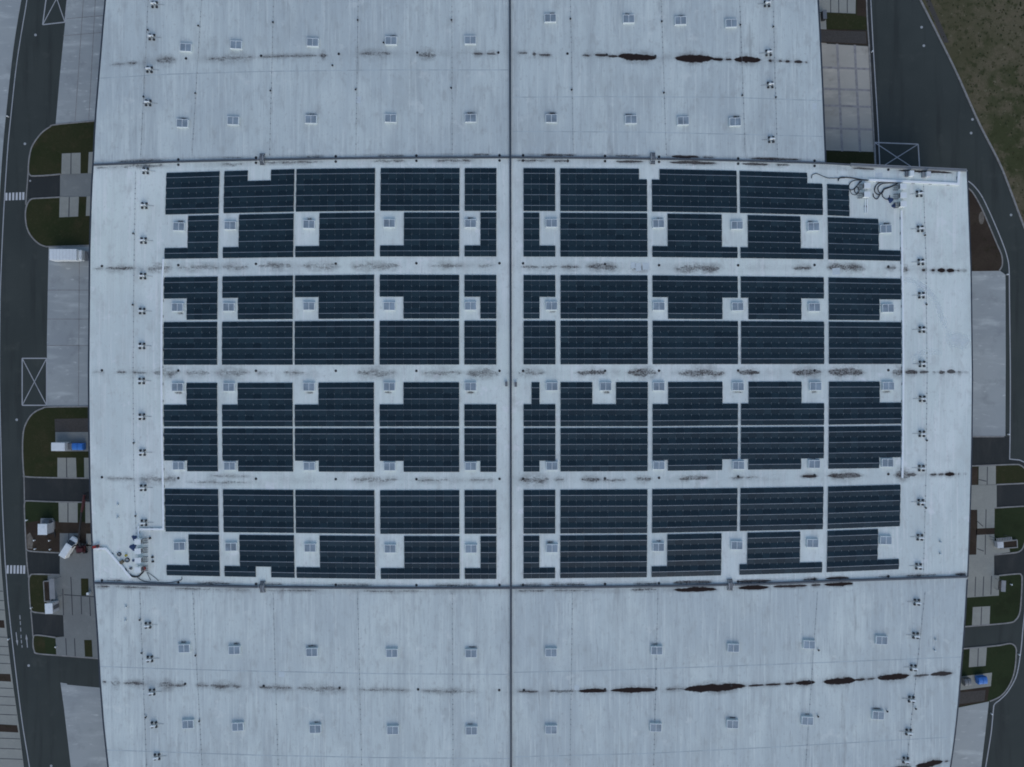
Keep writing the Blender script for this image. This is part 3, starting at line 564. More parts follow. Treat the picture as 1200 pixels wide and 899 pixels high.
P2b = [(x, y + 3.6) for x, y in H2 if 109 < x < 1130]
silt(P2b, [(112, 130, .7, .8), (130, 180, .8, .6), (200, 262, .8, .5), (264, 292, 1.8, .35), (310, 380, .8, .4), (420, 500, .8, .4), (606, 640, .8, .6), (645, 700, .7, .5), (738, 772, 1.1, .8), (788, 842, 2.4, 1, 1), (864, 902, 2.2, 1, .4), (904, 948, 1.4, .95), (950, 962, 1, .9), (965, 1002, 1.8, 1), (1026, 1082, 2, 1, .4), (1092, 1112, .9, .9), (1116, 1128, .8, .95)], 5)
V5 = [(119, 799), (140, 800.5), (200, 802.6), (270, 804.6), (350, 806.6), (450, 809), (550, 810.4), (620, 810.4), (700, 809.6), (800, 807.4), (840, 805.8), (900, 802.6), (960, 799.4), (1000, 797), (1050, 793.8), (1125, 788)]
silt(V5, [(120, 125, 1, .8), (129, 141, 2.4, .7), (142, 172, 2, .65), (184, 206, 3, .5, 1), (204, 218, 1.8, .6), (230, 246, 1.3, .6), (244, 284, 2.4, .6), (300, 345, 2, .5), (345, 410, 2.4, .42), (418, 485, 1.4, .42), (490, 565, 1.7, .38), (606, 632, .8, .75), (643, 674, 1, .85), (677, 713, 2, 1), (714, 772, 2.8, 1), (780, 802, 1, .8), (799, 878, 4.4, 1), (876, 896, .9, .95), (896, 916, .8, .95), (919, 931, 1.4, .95), (931, 956, 2.2, 1), (964, 1005, 4, 1), (1002, 1014, 1.2, .95), (1016, 1026, .7, .9), (1027, 1067, 3.4, 1, -.8), (1070, 1090, 1, .9), (1089, 1117, 2.4, .95)])
V6 = [(1040, 901), (1075, 898), (1090, 895.5), (1105, 893), (1115, 891.4)]
silt(V6, [(1042, 1070, 1.5, .9), (1072, 1106, 3.4, 1), (1107, 1112, .6, .9)])
m = bpy.data.materials.new('water_mark'); t_, N_, L_, B_ = nt(m); B_.inputs['Base Color'].default_value = (.82, .87, .88, 1); B_.inputs['Roughness'].default_value = .7
at_ = N_.new('ShaderNodeAttribute'); at_.attribute_name = 'dens'; n_ = N_.new('ShaderNodeTexNoise'); n_.inputs['Scale'].default_value = .5; n_.inputs['Detail'].default_value = 5
g_ = N_.new('ShaderNodeNewGeometry'); L_.new(g_.outputs['Position'], n_.inputs['Vector']); mu_ = N_.new('ShaderNodeMath'); mu_.operation = 'MULTIPLY'; L_.new(at_.outputs['Fac'], mu_.inputs[0]); L_.new(n_.outputs['Fac'], mu_.inputs[1]); L_.new(mu_.outputs[0], B_.inputs['Alpha'])
M['water'] = m
def wash(pts, w, amp):
    q = smooth(pts, 8); b = MB(); vs = []; ds = []
    for i, (x, y) in enumerate(q):
        a = q[max(0, i - 1)]; c = q[min(len(q) - 1, i + 1)]; dx, dy = c[0] - a[0], c[1] - a[1]; l = math.hypot(dx, dy); e = math.sin(math.pi * (i + .5) / len(q)) ** .6
        for k in range(7):
            o = (k - 3) / 3; vs.append(P(x - dy / l * o * w, y + dx / l * o * w, R + .006)); ds.append(amp * e * (1 - o * o))
    b.add(vs, [(i * 7 + k, i * 7 + k + 1, (i + 1) * 7 + k + 1, (i + 1) * 7 + k) for i in range(len(q) - 1) for k in range(6)])
    o = wpart('water_mark', b, 'water'); at = o.data.attributes.new('dens', 'FLOAT', 'POINT'); at.data.foreach_set('value', ds)
wash([(1056, 327), (1072, 330), (1088, 341), (1098, 356), (1105, 376), (1113, 394)], 3.8, 1.25)
wash([(1110, 402), (1122, 398), (1134, 404)], 10, 1.3)
wash([(1068, 420), (1078, 415), (1090, 412), (1104, 414)], 4, .8)
# ---------------------------------------------------------------- solar arrays
COLS = [(191.5, 254.2, 7), (260.0, 342.7, 9), (345.2, 438.1, 10), (444.8, 538.0, 10), (544.2, 581.6, 4), (613.6, 650.9, 4), (657.0, 759.2, 11), (765.0, 865.0, 11), (868.7, 966.0, 11), (971.8, 1056.5, 10)]
XE = [192, 343, 438, 581, 600, 759, 866, 966, 1056]
ROWS = [([202.5, 198.0, 196.9, 196.9, 196.9, 197.6, 200.0, 203.0, 207.5], [251.4, 248, 247, 247, 247, 247.7, 249.4, 252.0, 256]),
        ([253.4, 250, 249, 249, 249.1, 249.9, 251.6, 254.2, 257.5], [303.3, 301.4, 300.5, 300.5, 300.6, 301, 302.3, 303.8, 305.8]),
        ([325, 322.8, 321.9, 322.3, 322.3, 322.7, 323.8, 325, 326.6], [375, 373.9, 373.4, 373.4, 373.4, 373.5, 374.2, 374.8, 375.5]),
        ([377.6, 376.6, 376, 376, 376, 376, 376.4, 377, 377.7], [427.6, 427.6, 427.4, 427.3, 427.2, 426.9, 426.8, 426.7, 426.6]),
        ([448.8, 448.7, 448.2, 448.1, 448, 447.9, 447.4, 447.3, 447.2], [500, 499.9, 499.9, 499.8, 499.8, 499.7, 498.6, 498, 496.7]),
        ([502.2, 502.2, 502.1, 502, 502, 501.6, 500.8, 500.1, 499], [552.4, 552.8, 553.2, 553.2, 553, 552.2, 550.7, 549.7, 548.4]),
        ([573.1, 574.4, 574.8, 574.6, 574.5, 573.7, 572.3, 570.6, 568.2], [623.2, 624.8, 625.9, 625.8, 625.7, 625, 622.6, 620.4, 616.9]),
        ([626.4, 627.6, 628.4, 628.7, 628.4, 626.9, 624.9, 622.6, 619.4], [674.4, 677.4, 678.7, 678.7, 678.4, 676.8, 674, 671.1, 667.3])]
CUT = {  # (array row, column): missing module cells (first col, last col, first module row, last module row)
 (0, 1): [(3, 6, 0, 2)], (0, 6): [(10, 11, 0, 2)], (0, 7): [(0, 1, 0, 2)], (0, 8): [(9, 11, 0, 2)], (0, 9): [(3, 10, 0, 8), (0, 3, 0, 2)]}
for r, (m0, m1) in {1: (0, 6), 2: (4, 8), 4: (0, 4), 5: (6, 8), 7: (0, 6)}.items():
    for c, L in {0: [(0, 3)], 1: [(0, 2)], 2: [(0, 3)], 3: [(0, 3)], 4: [(0, 2)], 5: [(2, 4)], 7: [(0, 2), (9, 11)], 8: [(0, 1), (8, 11)], 9: [(7, 10)]}.items():
        CUT.setdefault((r, c), []); CUT[(r, c)] += [(a, b, m0, m1) for a, b in L]
CUT[(4, 4)] = [(0, 4, 0, 4)]; CUT[(4, 5)] = [(0, 1, 0, 4), (2, 4, 0, 4)]; CUT[(4, 6)] = [(4, 7, 0, 4)]
CUT[(7, 1)].append((4, 6, 6, 8)); CUT[(7, 7)] = [(0, 2, 0, 6), (9, 11, 0, 8)]
WHERE = {(0, 1): 'notched top middle', (0, 6): 'nicked top right', (0, 7): 'nicked top left', (0, 8): 'notched top right', (0, 9): 'narrow, beside coiled cables',
         (4, 4): 'missing its upper half', (4, 5): 'with one column standing up', (4, 6): 'notched top middle', (7, 1): 'notched top left and bottom middle', (7, 7): 'missing its right end'}
def xbow(x, y):
    k = 1.6e-7 if x < 600 else 1.25e-7
    return x - k * (x - 600) * (y - 432) ** 2
def panel_row(name, A, us, z_in, z_out, flip, parent, loc):
    """one strip of modules. A(u, v): array corners -> plan metres, v from valley (0) to ridge (1)"""
    seam, edge = .036, .030
    b = MB(); tint = []
    n = len(us) - 1
    # u stops: module faces separated by recessed seams
    pt = lambda u, v, dz=0.0: tuple(Vector((*A(u, v), z_in + (z_out - z_in) * v + dz)) - loc)
    W = math.dist(A(us[0], 0), A(us[1], 0)); s = seam / W / 2; L = math.dist(A(us[0], 0), A(us[0], 1))
    v0, vc, vr = 0.012, .15, 1 - .055 / L
    for k in range(n):
        a = us[k] + (s if k else 0) * (us[1] - us[0]); c = us[k + 1] - (s if k < n - 1 else 0) * (us[1] - us[0])
        o = len(b.v)
        b.v += [pt(a, 0), pt(c, 0), pt(c, vc), pt(c, vr), pt(c, 1), pt(a, 1), pt(a, vr), pt(a, vc)]
        t = random.gauss(0.1, .2)
        b.f += [[o, o + 1, o + 2, o + 7], [o + 7, o + 2, o + 3, o + 6], [o + 6, o + 3, o + 4, o + 5]]; b.m += [0, 0, 1]; tint += [t, t, 0]
        if k:   # seam and clamp between this module and the one before
            p = prev; q = [o, o + 7, o + 6, o + 5]; d = len(b.v)
            u0 = us[k] - s * (us[1] - us[0]); u1 = us[k] + s * (us[1] - us[0])
            b.v += [pt(u0, vc, -.10), pt(u1, vc, -.10), pt(u0, vr, -.10), pt(u1, vr, -.10)]
            b.f += [[p + 1, o, o + 7, p + 2], [d, d + 1, d + 3, d + 2], [p + 2, d, d + 2, p + 3], [d + 1, o + 7, o + 6, d + 3], [p + 3, o + 6, o + 5, p + 4]]; b.m += [3, 2, 4, 4, 3]; tint += [0] * 5
        prev = o
    # outer skirt so the strip has thickness
    bot = len(b.v); b.v += [pt(us[0], 0, -.11), pt(us[-1], 0, -.11), pt(us[-1], 1, -.11), pt(us[0], 1, -.11)]
    last = prev
    b.f += [[bot, bot + 1, last + 1, 0], [bot + 1, bot + 2, last + 4, last + 1], [bot + 3, bot, 0, 5]]; b.m += [4, 4, 4]; tint += [0] * 3
    b.f += [[bot + 3, bot + 2, bot + 1, bot]]; b.m += [4]; tint += [0]
    if flip: b.f = [f[::-1] for f in b.f]
    o = b.build(name, ['pv', 'frame', 'seam', 'clamp', 'trim'], parent)
    at = o.data.attributes.new('tint', 'FLOAT', 'FACE'); at.data.foreach_set('value', tint)
    return o
ZV, ZR = R + .12, R + .27
for r, (yt, yb) in enumerate(ROWS):
    for c, (x0, x1, nc) in enumerate(COLS):
        cuts = CUT.get((r, c), [])
        present = np.ones((8, nc), bool)
        for (a, b_, m0, m1) in cuts: present[m0:m1, a:b_] = False
        def at(u, v):   # u 0..1 across, v 0..1 down
            xm = x0 + (x1 - x0) * u; ya, yb_ = interp(list(zip(XE, yt)), xm), interp(list(zip(XE, yb)), xm)
            y = ya + (yb_ - ya) * v; return P(xbow(xm, y), y, R + .2)[:2]
        cx, cy = at(.5, .5); loc = Vector((cx, cy, R))
        half = 'left' if c < 5 else 'right'; k = (c if c < 5 else c - 5)
        if (r, c) in WHERE: ds = WHERE[(r, c)]
        elif not cuts: ds = 'full'
        else:
            sides = ('left' if cuts[0][0] == 0 else 'right') if len(cuts) == 1 else 'left and right'
            ds = {1: 'notched upper ', 2: 'notched lower ', 4: 'notched upper ', 5: 'notched lower ', 7: 'notched upper '}[r] + sides
        lab = f'dark solar array, {ds}, {ORD[k]} on {half} roof half, {ORD[r]} array row'
        if len(lab.split()) > 16: lab = f'solar array {ds}, {ORD[k]} on {half} half, {ORD[r]} array row'
        root = thing('solar_array', loc, 0, lab, 'solar array', 'solar arrays laid out in eight rows on the roof')
        rg = .030  # half the ridge gap in module rows
        for mr in range(8):
            down = mr % 2 == 0           # ridge on the lower side of even rows
            j = 0
            while j < nc:
                if not present[mr, j]: j += 1; continue
                e = j
                while e < nc and present[mr, e]: e += 1
                va, vb = mr / 8, (mr + 1) / 8
                if down: f = lambda u, v, va=va, vb=vb: at(u, va + (vb - va - .010 / 8) * v + .010 / 8)
                else: f = lambda u, v, va=va, vb=vb: at(u, vb - (vb - va - .010 / 8) * v - .010 / 8)
                panel_row('panel_row', f, [q / nc for q in range(j, e + 1)], ZV, ZR, down, root, loc)
                j = e
# ---------------------------------------------------------------- skylights
SKY = [
 ('topmost skylight row near the photo edge', [(217, 55), (276, 52), (366, 49), (458, 47), (551, 46.4), (645, 20.5), (737, 21.5), (798, 23.5), (857.5, 26.5)]),
 ('skylight row just above the upper parapet', [(213, 144), (272.5, 141), (364, 139.4), (457.5, 138.2), (551.3, 138), (646.2, 138.4), (739.8, 139.6), (801, 141), (862, 142.4)]),
 ('second array row', [(208.9, 265.3), (269, 264), (361.6, 262.6), (456, 261.3), (551.3, 261.6), (646.4, 261.2), (772, 261.8), (864.2, 263.6), (954, 265.4), (1039, 268)]),
 ('third array row', [(207.3, 360), (267.5, 359.8), (361.6, 358.6), (456, 358.7), (551.3, 358.4), (646.5, 358.4), (772.5, 358.8), (865, 359.2), (955, 360), (1041.5, 361)]),
 ('fifth array row', [(207.3, 453.8), (267.5, 453.8), (361.6, 453.5), (456, 453.2), (551.3, 453.2), (647, 453), (710, 453), (772.5, 453), (865.5, 453), (956.5, 452.8), (1042, 452.4)]),
 ('sixth array row', [(208.5, 546), (268.5, 546.3), (362, 546.5), (456.3, 547), (551.5, 546.5), (647, 546.3), (772.5, 545.6), (866, 545.4), (955, 544.2), (1041, 542.6)]),
 ('eighth array row', [(209.5, 640.5), (270, 641.3), (363, 642.4), (457, 643.4), (552, 643.5), (647, 643), (772, 641.6), (864, 639.6), (953, 637), (1039, 633.6)]),
 ('skylight row just below the lower parapet', [(215, 760.5), (274, 762.6), (365, 765), (459, 766), (552, 766.4), (646, 765.4), (770, 763), (860, 760), (949, 756), (1034, 751)]),
 ('bottom skylight row near the photo edge', [(219.5, 849.5), (278, 852.5), (369, 855), (460, 856.5), (552.5, 857), (646, 856), (769, 853.5), (859, 849.5), (947, 845.5), (1030, 839)])]
sky0 = None
smear = MB(); smear.add([(x, y, .012) for y in np.linspace(-.42, .42, 9) for x in np.linspace(-1.5, 1.5, 25)], [(r * 25 + c, r * 25 + c + 1, r * 25 + c + 26, r * 25 + c + 25) for r in range(8) for c in range(24)])
smear = smear.mesh('dirt_smear', 'dirt')
for nm_, fn in (('dens', lambda x, y: .85 * math.exp(-(x / .95) ** 4 - (y / .22) ** 2)), ('dark', lambda x, y: .72), ('halo', lambda x, y: .6 * math.exp(-(x / 1.1) ** 4 - (y / .30) ** 2))):
    at_ = smear.attributes.new(nm_, 'FLOAT', 'POINT'); at_.data.foreach_set('value', [fn(x, y) for y in np.linspace(-.42, .42, 9) for x in np.linspace(-1.5, 1.5, 25)])
def make_skylight(loc, rz, lab):
    t = thing('skylight', loc, rz, lab, 'skylight', 'skylights on the roof')
    b = MB()
    b.box((0, 0, .22), (2.54, 1.78, .44), taper=.97); bevel(b.build('curb', 'curb', t), .04)
    fr = MB()
    for y in (-.80, .80): fr.box((0, y, .475), (2.40, .085, .07))
    for x in (-1.16, 0, 1.16): fr.box((x, 0, .473), (.08, 1.515, .066))
    fr.build('frame', 'white', t)
    for x in (-.58, .58):
        p = MB(); p.box((x, 0, .462), (1.04, 1.50, .03)); p.build('pane', 'pane', t)
    return t
for row, pts in SKY:
    for i, (x, y) in enumerate(pts):
        half = 'left' if x < VX else 'right'; k = sum(1 for q in pts[:i] if (q[0] < VX) == (x < VX))
        lab = f'white two-pane skylight, {ORD[k]} on {half} half, {row}'
        px, py = 600 + (x - 600) * .9955, 449.5 + (y - 449.5) * .9955
        l = P(px, py, R); q = ang(x, y)
        if sky0 is None: sky0 = make_skylight(l, -q, lab); cur = sky0
        else: cur = dup(sky0, l, -q, lab)
        if cur is not sky0 and random.random() < .55:
            o = bpy.data.objects.new('dirt_smear', smear); C.objects.link(o); o.parent = cur; o.location = (random.uniform(-.4, .4), (-1.22 if 300 < y < 500 else 1.22), 0); o.scale = (random.uniform(.5, 1), random.uniform(.7, 1.1), 1)
# ---------------------------------------------------------------- condenser units on four feet
UL = [(181.6, 6, ), (178.4, 44), (175.6, 82), (174, 121), (171.2, 200.6), (169.6, 241.3), (168.6, 282.2), (168, 323.8), (167, 364.8), (166.8, 405.6), (166.4, 446.6), (166.7, 488.4), (167.4, 530.4), (168.2, 571.6), (169, 612.6), (173.8, 732.6), (176, 772), (178.6, 810.8), (181, 849), (184.4, 886.6)]
UR = [(898.6, 5), (900.4, 62.4), (902.4, 100), (903.6, 164), (1076.8, 227.4), (1078, 268.4), (1078.7, 307.3), (1079.4, 346.2), (1080, 386.4), (1080.2, 426.6), (1080.4, 467.4), (1080, 508.4), (1079.4, 548.6), (1078.6, 588.6), (1077.6, 629.6), (1076, 663.6), (1074, 705.6), (1072.6, 744.6), (1070, 782.4), (1067.6, 819.2), (1064.4, 857.6), (1061, 890.6)]
def make_unit(loc, lab, side):
    t = thing('condenser_unit', loc, 0, lab, 'rooftop unit', 'condenser units in two columns on the roof')
    for sx in (-1, 1):
        for sy in (-1, 1):
            f = MB(); f.box((sx * .44, sy * .47, .14), (.40, .40, .28)); bevel(f.build('foot', 'dark', t), .03)
    fr = MB()
    for sx in (-1, 1): fr.box((sx * .43, 0, .31), (.07, 1.0, .06))
    for sy in (-1, 1): fr.box((0, sy * .17, .37), (1.05, .06, .06))
    fr.build('base_frame', 'grey', t)
    cs = MB(); cs.box((0, 0, .70), (1.02, .30, .44)); c = bevel(cs.build('casing', 'white', t), .04)
    gr = MB(); gr.cyl((.22, -.16, .70), .18, .03, 20, axis='y'); gr.build('fan_grille', 'grey', c)
    p = MB(); p.tube([(side * .5, .05, .5), (side * .8, .05, .12), (side * 1.3, .06, .06), (side * 2.0, .02, .06)], .028); p.build('pipe', 'grey', t)
    return t
for pts, side, nm in ((UL, 1, 'left'), (UR, -1, 'right')):
    first = None
    for i, (x, y) in enumerate(pts):
        sec = 'above the upper parapet' if y < 190 else ('below the lower parapet' if y > 688 else 'beside the arrays')
        n = sum(1 for q in pts[:i] if (q[1] < 190, q[1] > 688) == (y < 190, y > 688))
        lab = f'white condenser unit on black feet, {ORD[n]} down the {nm} column {sec}'
        if first is None: first = make_unit(P(x, y), lab, side)
        else: dup(first, P(x, y), -ang(x, y), lab)
# ---------------------------------------------------------------- lightning conductors: wire on small blocks
def conductor(pts, lab):
    q = [P(x, y)[:2] for x, y in pts]; b = MB(); b.rail(q, .025, R + .07, R + .095)
    for (x0, y0), (x1, y1) in zip(q[:-1], q[1:]):
        d = math.dist((x0, y0), (x1, y1)); n = int(d / 1.05)
        for i in range(n):
            if random.random() < .12: continue
            t = (i + .5) / n; s = random.choice((.11, .14, .18)); b.box((x0 + (x1 - x0) * t, y0 + (y1 - y0) * t, R + .05), (s, s * .9, .09))
    tag(b.build('lightning_conductor', 'conduct'), lab, 'lightning conductor', 'lightning conductors across the roof')
for i, (xa, xb) in enumerate(((173.5, 165), (236, 225), (320.5, 316), (419.8, 417), (529.6, 530), (668.6, 672), (775, 781), (867, 873.5), (906, 911))):
    conductor([(xa + (xa - xb) * .1, -4), (xa, 5), (xb, 184)], f'thin lightning conductor on blocks, {ORD[i]} from left above the upper parapet')
for i, (xa, xb) in enumerate(((164, 172), (226, 237), (320, 326), (419, 424), (530, 531), (671, 668), (771, 766), (958, 944), (1084, 1062))):
    conductor([(xa, 693), (xb, 899)], f'thin lightning conductor on blocks, {ORD[i]} from left below the lower parapet')
conductor([(159, 200), (157, 320), (156, 440), (157, 560), (160, 628)], 'thin lightning conductor on blocks running down the roof left of the arrays')
conductor([(1082, 216), (1085, 300), (1086.4, 440), (1085, 560), (1082, 670)], 'thin lightning conductor on blocks running down the roof right of the arrays')
# ---------------------------------------------------------------- drains
DX = [119.5, 209, 300, 393.5, 488, 585.4, 613, 709, 772.3, 865, 954.5, 1041]
def make_drain(loc, lab):
    t = thing('roof_drain', loc, 0, lab, 'roof drain', 'roof drains along the valleys')
    b = MB(); b.cyl((0, 0, .02), .27, .04, 16); b.cyl((0, 0, .09), .20, .10, 12, r2=.10); b.build('grate', 'dark', t)
    return t
dr0 = None
def drains(nm, f, dx):
    global dr0
    for i, x in enumerate(dx):
        l = P(x, f(x)); lab = f'small dark roof drain, {ORD[i]} from left {nm}'
        if dr0 is None: dr0 = make_drain(l, lab)
        else: dup(dr0, l, 0, lab)
drains('in the valley below the second array row', lambda x: interp(V2, x) - 3.0, DX)
drains('in the valley below the fourth array row', lambda x: interp(V3, x) - 2.3, DX)
drains('in the valley below the sixth array row', lambda x: interp(V4, x) - 1.2, DX)
drains('above the upper parapet', lambda x: interp(H1, x) - 2.2, DX[1:-1])
drains('below the upper parapet', lambda x: interp(H1, x) + 4.0, DX[1:])
drains('above the lower parapet', lambda x: interp(H2, x) - 3.6, DX)
drains('in the topmost silt valley', lambda x: interp(V1, x) - 1.5, [218, 306, 397, 489, 584, 665, 711, 768])
drains('in the lowest silt valley', lambda x: interp(V5, x) - 1.6, [217, 309, 398, 490, 585, 614, 709, 769, 857, 948, 1032])
# short vent pipes on the open roof slopes
vp0 = None
VP = [(233, 31), (229.6, 110), (320.4, 27), (317.6, 107), (419.6, 24.4), (417.2, 105.6), (529.2, 24.4), (528.8, 103.8), (668.4, 23), (669.8, 106), (775.2, 26), (777.6, 109.4), (867, 30), (869.4, 112.4), (905.6, 32), (908.6, 114.6), (174, 36), (169, 114), (229.8, 767.6), (234.2, 844.4), (164.6, 726), (166.8, 764.6), (171.6, 840), (958.6, 761.4), (958, 839), (944, 756), (1039, 833), (1072.4, 830), (390, 77.5), (449.8, 50.8), (157, 274), (156.4, 357.4), (157.6, 519), (159.6, 604.4), (1083, 276), (1084.8, 357), (1085.2, 516), (1084, 595)]
VP.sort(key=lambda p: (p[1] > 190, p[1] > 690, p[0]))
for i, (x, y) in enumerate(VP):
    sec = 'above the upper parapet' if y < 190 else ('below the lower parapet' if y > 688 else 'beside the arrays')
    same = [q for q in VP if (q[1] < 190, q[1] > 688) == (y < 190, y > 688)]; n = same.index((x, y))
    lab = f'short dark vent pipe, {ORD[n] if n < 20 else "last"} from left on the roof {sec}'
    if vp0 is None:
        vp0 = thing('vent_pipe', P(x, y), 0, lab, 'vent pipe', 'short vent pipes on the roof')
        b = MB(); b.cyl((0, 0, .18), .11, .36, 12); b.build('pipe', 'grey', vp0); b = MB(); b.cyl((0, 0, .40), .21, .07, 14, r2=.12); b.build('cap', 'dark', vp0)
    else: dup(vp0, P(x, y), 0, lab)
# pairs of white mushroom vents
mv0 = None
for x, y, d in ((138.6, 591.4, 'upper of the pair on the left roof edge strip'), (138.6, 606.4, 'lower of the pair on the left roof edge strip'), (148, 711, 'upper of the pair below the lower parapet, left'), (147.6, 727, 'lower of the pair below the lower parapet, left'), (1101.6, 635, 'upper of the pair on the right roof edge strip'), (1101.6, 649, 'lower of the pair on the right roof edge strip'), (1096, 749.5, 'upper of the pair near the lower right roof edge'), (1095, 762, 'lower of the pair near the lower right roof edge')):
    lab = 'white mushroom roof vent, ' + d
    if mv0 is None:
        mv0 = thing('roof_vent', P(x, y), 0, lab, 'roof vent', 'white mushroom vents in pairs'); b = MB(); b.cyl((0, 0, .18), .15, .36, 14); b.build('stack', 'grey', mv0)
        b = MB(); b.cyl((0, 0, .40), .25, .12, 18, r2=.15); b.build('hood', 'curb', mv0)
    else: dup(mv0, P(x, y), 0, lab)
# crossover steps over the parapets
st0 = None
for x, y, lab in ((308, 187, 'grey crossover steps straddling the upper parapet, left roof half'), (764.6, 186, 'grey crossover steps straddling the upper parapet, right roof half'), (308.4, 687.4, 'grey crossover steps straddling the lower parapet, left roof half'), (855, 685, 'grey crossover steps straddling the lower parapet, right roof half')):
    if st0 is None:
        st0 = thing('crossover_steps', P(x, y), 0, lab, 'roof steps', 'crossover steps at the parapets')
        b = MB(); b.box((0, 0, .62), (1.0, .9, .05)); b.build('platform', 'grey', st0)
        for s in (-1, 1):
            b = MB(); b.box((0, s * .70, .40), (1.0, .32, .05)); b.box((0, s * 1.05, .18), (1.0, .32, .05)); [b.box((q * .48, s * .80, .34), (.05, .9, .06)) for q in (-1, 1)]; [b.box((q * .48, s * 1.05, .08), (.06, .3, .16)) for q in (-1, 1)]; b.build('step', 'grey', st0)
        b = MB()
        for q in (-1, 1):
            b.tube([(q * .5, -1.2, .2), (q * .5, -.5, 1.5), (q * .5, .5, 1.5), (q * .5, 1.2, .2)], .03)
        b.build('handrail', 'galv', st0)
    else: dup(st0, P(x, y), 0, lab)
hb = None
for x, y, lab in ((593.4, 450, 'small grey junction box left of the central roof parapet'), (604.4, 450.6, 'small grey junction box right of the central roof parapet')):
    b = MB(); b.box((0, 0, .28), (.42, .9, .45)); b.box((0, 0, .52), (.5, 1.0, .05)); [b.box((0, q, .03), (.4, .1, .06)) for q in (-.35, .35)]
    o = b.build('junction_box', 'grey'); o.location = P(x, y); tag(o, lab, 'junction box', 'junction boxes at the central parapet')
# ---------------------------------------------------------------- cable trays
def tray(pts, w, h, lab):
    q = [P(x, y)[:2] for x, y in pts]; t = thing('cable_tray', (*q[0], R), 0, lab, 'cable tray', 'white metal cable trays on the roof')
    b = MB(); b.rail([(x - q[0][0], y - q[0][1]) for x, y in q], w, .08, .14 + h); b.build('cover', 'tray', t)
    b = MB()
    for (x0, y0), (x1, y1) in zip(q[:-1], q[1:]):
        n = max(1, int(math.dist((x0, y0), (x1, y1)) / 3.0))
        for i in range(n):
            s = (i + .5) / n; b.box((x0 + (x1 - x0) * s - q[0][0], y0 + (y1 - y0) * s - q[0][1], .06), (w + .16, w + .16, .115))
    b.build('support', 'grey', t)
tray([(192.2, 303.8), (191, 325), (190, 380), (189.8, 440), (190.3, 500), (191.4, 560), (192.2, 620), (164.2, 620)], .36, .16, 'long white cable tray running down the left ends of the arrays')
tray([(1055.8, 247), (1056.4, 300), (1057.4, 350), (1058, 440), (1057.6, 500), (1056.8, 560)], .36, .16, 'long white cable tray running down the right ends of the arrays')
tray([(1017.5, 211.4), (1060, 213.2), (1100, 215), (1122, 216.2), (1123, 201.6)], .46, .22, 'thick white cable duct along the top right corner, turning up to the parapet')
tray([(163, 616), (163.2, 632)], .2, .14, 'short white cable tray dropping into the top left inverter cabinet')
tray([(111.5, 642.6), (125, 642.8), (137, 656.5), (143, 663), (149.6, 671.6), (154.4, 676.6)], .44, .2, 'white cable duct slanting from the left roof edge towards the lower parapet')
tray([(1013.4, 234), (1013.4, 250)], .16, .12, 'short white cable tray below the two-cabinet inverter stand, left one')
tray([(1015.8, 234), (1015.8, 250)], .16, .12, 'short white cable tray below the two-cabinet inverter stand, right one')
# inverter cabinets with their racks
inv0 = None
def make_inv(loc, lab, side):
    t = thing('inverter_cabinet', loc, 0, lab, 'inverter', 'white inverter cabinets on the roof')
    b = MB(); b.box((0, 0, .78), (1.16, 1.0, 1.06)); c = bevel(b.build('cabinet', 'white', t), .05)
    b = MB(); b.box((0, 0, 1.35), (1.30, 1.14, .07)); bevel(b.build('hood', 'white', t), .02)
    b = MB(); b.box((side * .585, 0, .8), (.02, .8, .7)); b.build('cooling_fins', 'grey', c)
    b = MB()
    for x in (0, .35, .7):
        b.box((side * (.72 + x), .48, .6 - x * .3), (.06, .06, 1.2 - x * .6)); b.box((side * (.72 + x), -.48, .6 - x * .3), (.06, .06, 1.2 - x * .6)); b.box((side * (.72 + x), 0, 1.1 - x * .55), (.07, 1.05, .06))
    for y in (-.48, 0, .48): b.box((side * 1.06, y, .10), (.8, .07, .06))
    b.build('rack', 'grey', t)
    b = MB()
    for sx in (-1, 1):
        for sy in (-1, 1): b.box((sx * .5, sy * .48, .125), (.08, .08, .25))
    b.build('stand', 'grey', t); return t
for pts, side, nm in (([(165.2, 633.4), (165.4, 644.3), (165.6, 655.1), (165.4, 665.8)], 1, 'lower left stand'), ([(1012.6, 219.6), (1012.6, 229.8)], -1, 'upper right two-cabinet stand'), ([(1054.4, 220.4), (1054.6, 230.8), (1054.8, 241)], -1, 'upper right three-cabinet stand')):
    f = None
    for i, (x, y) in enumerate(pts):
        lab = f'white inverter cabinet with grey rack, {ORD[i]} from top on the {nm}'
        if f is None: f = make_inv(P(x, y), lab, side)
        else: dup(f, P(x, y), 0, lab)
# loose cables
def cable(pts, r, lab, z=.1):
    q = smooth(pts, 8); b = MB(); b.tube([P(x, y, R + z + .03 * math.sin(i * .5)) for i, (x, y) in enumerate(q)], r, 6)
    tag(b.build('cable', 'cable'), lab, 'cable', 'loose black cables by the inverters')
cable([(951, 209), (952, 205), (957, 203.6), (963, 206), (970, 208.6), (980, 208.8), (990, 208.6)], .07, 'thin grey cable curling left from the inverter cables')
cable([(982.5, 212), (983.5, 209), (988, 207.8), (1000, 208.8), (1010, 210.6), (1017, 211.4)], .12, 'thick black cable running into the left end of the white duct')
cable([(1015, 211), (1002, 211.4), (996, 215), (995, 221), (999, 222.4), (1004, 218), (1008, 212.4)], .085, 'black cable loop at the two-cabinet stand, upper loop')
cable([(1010, 212), (1004, 218), (1001.4, 223), (1003.4, 226.6), (1006.6, 224), (1005, 219.4), (1002.6, 219.4)], .085, 'black cable coil at the two-cabinet stand, tight coil')
cable([(996, 222), (998, 227), (1003, 228.4), (1006.6, 225)], .06, 'thin cable arc under the two-cabinet stand loops')
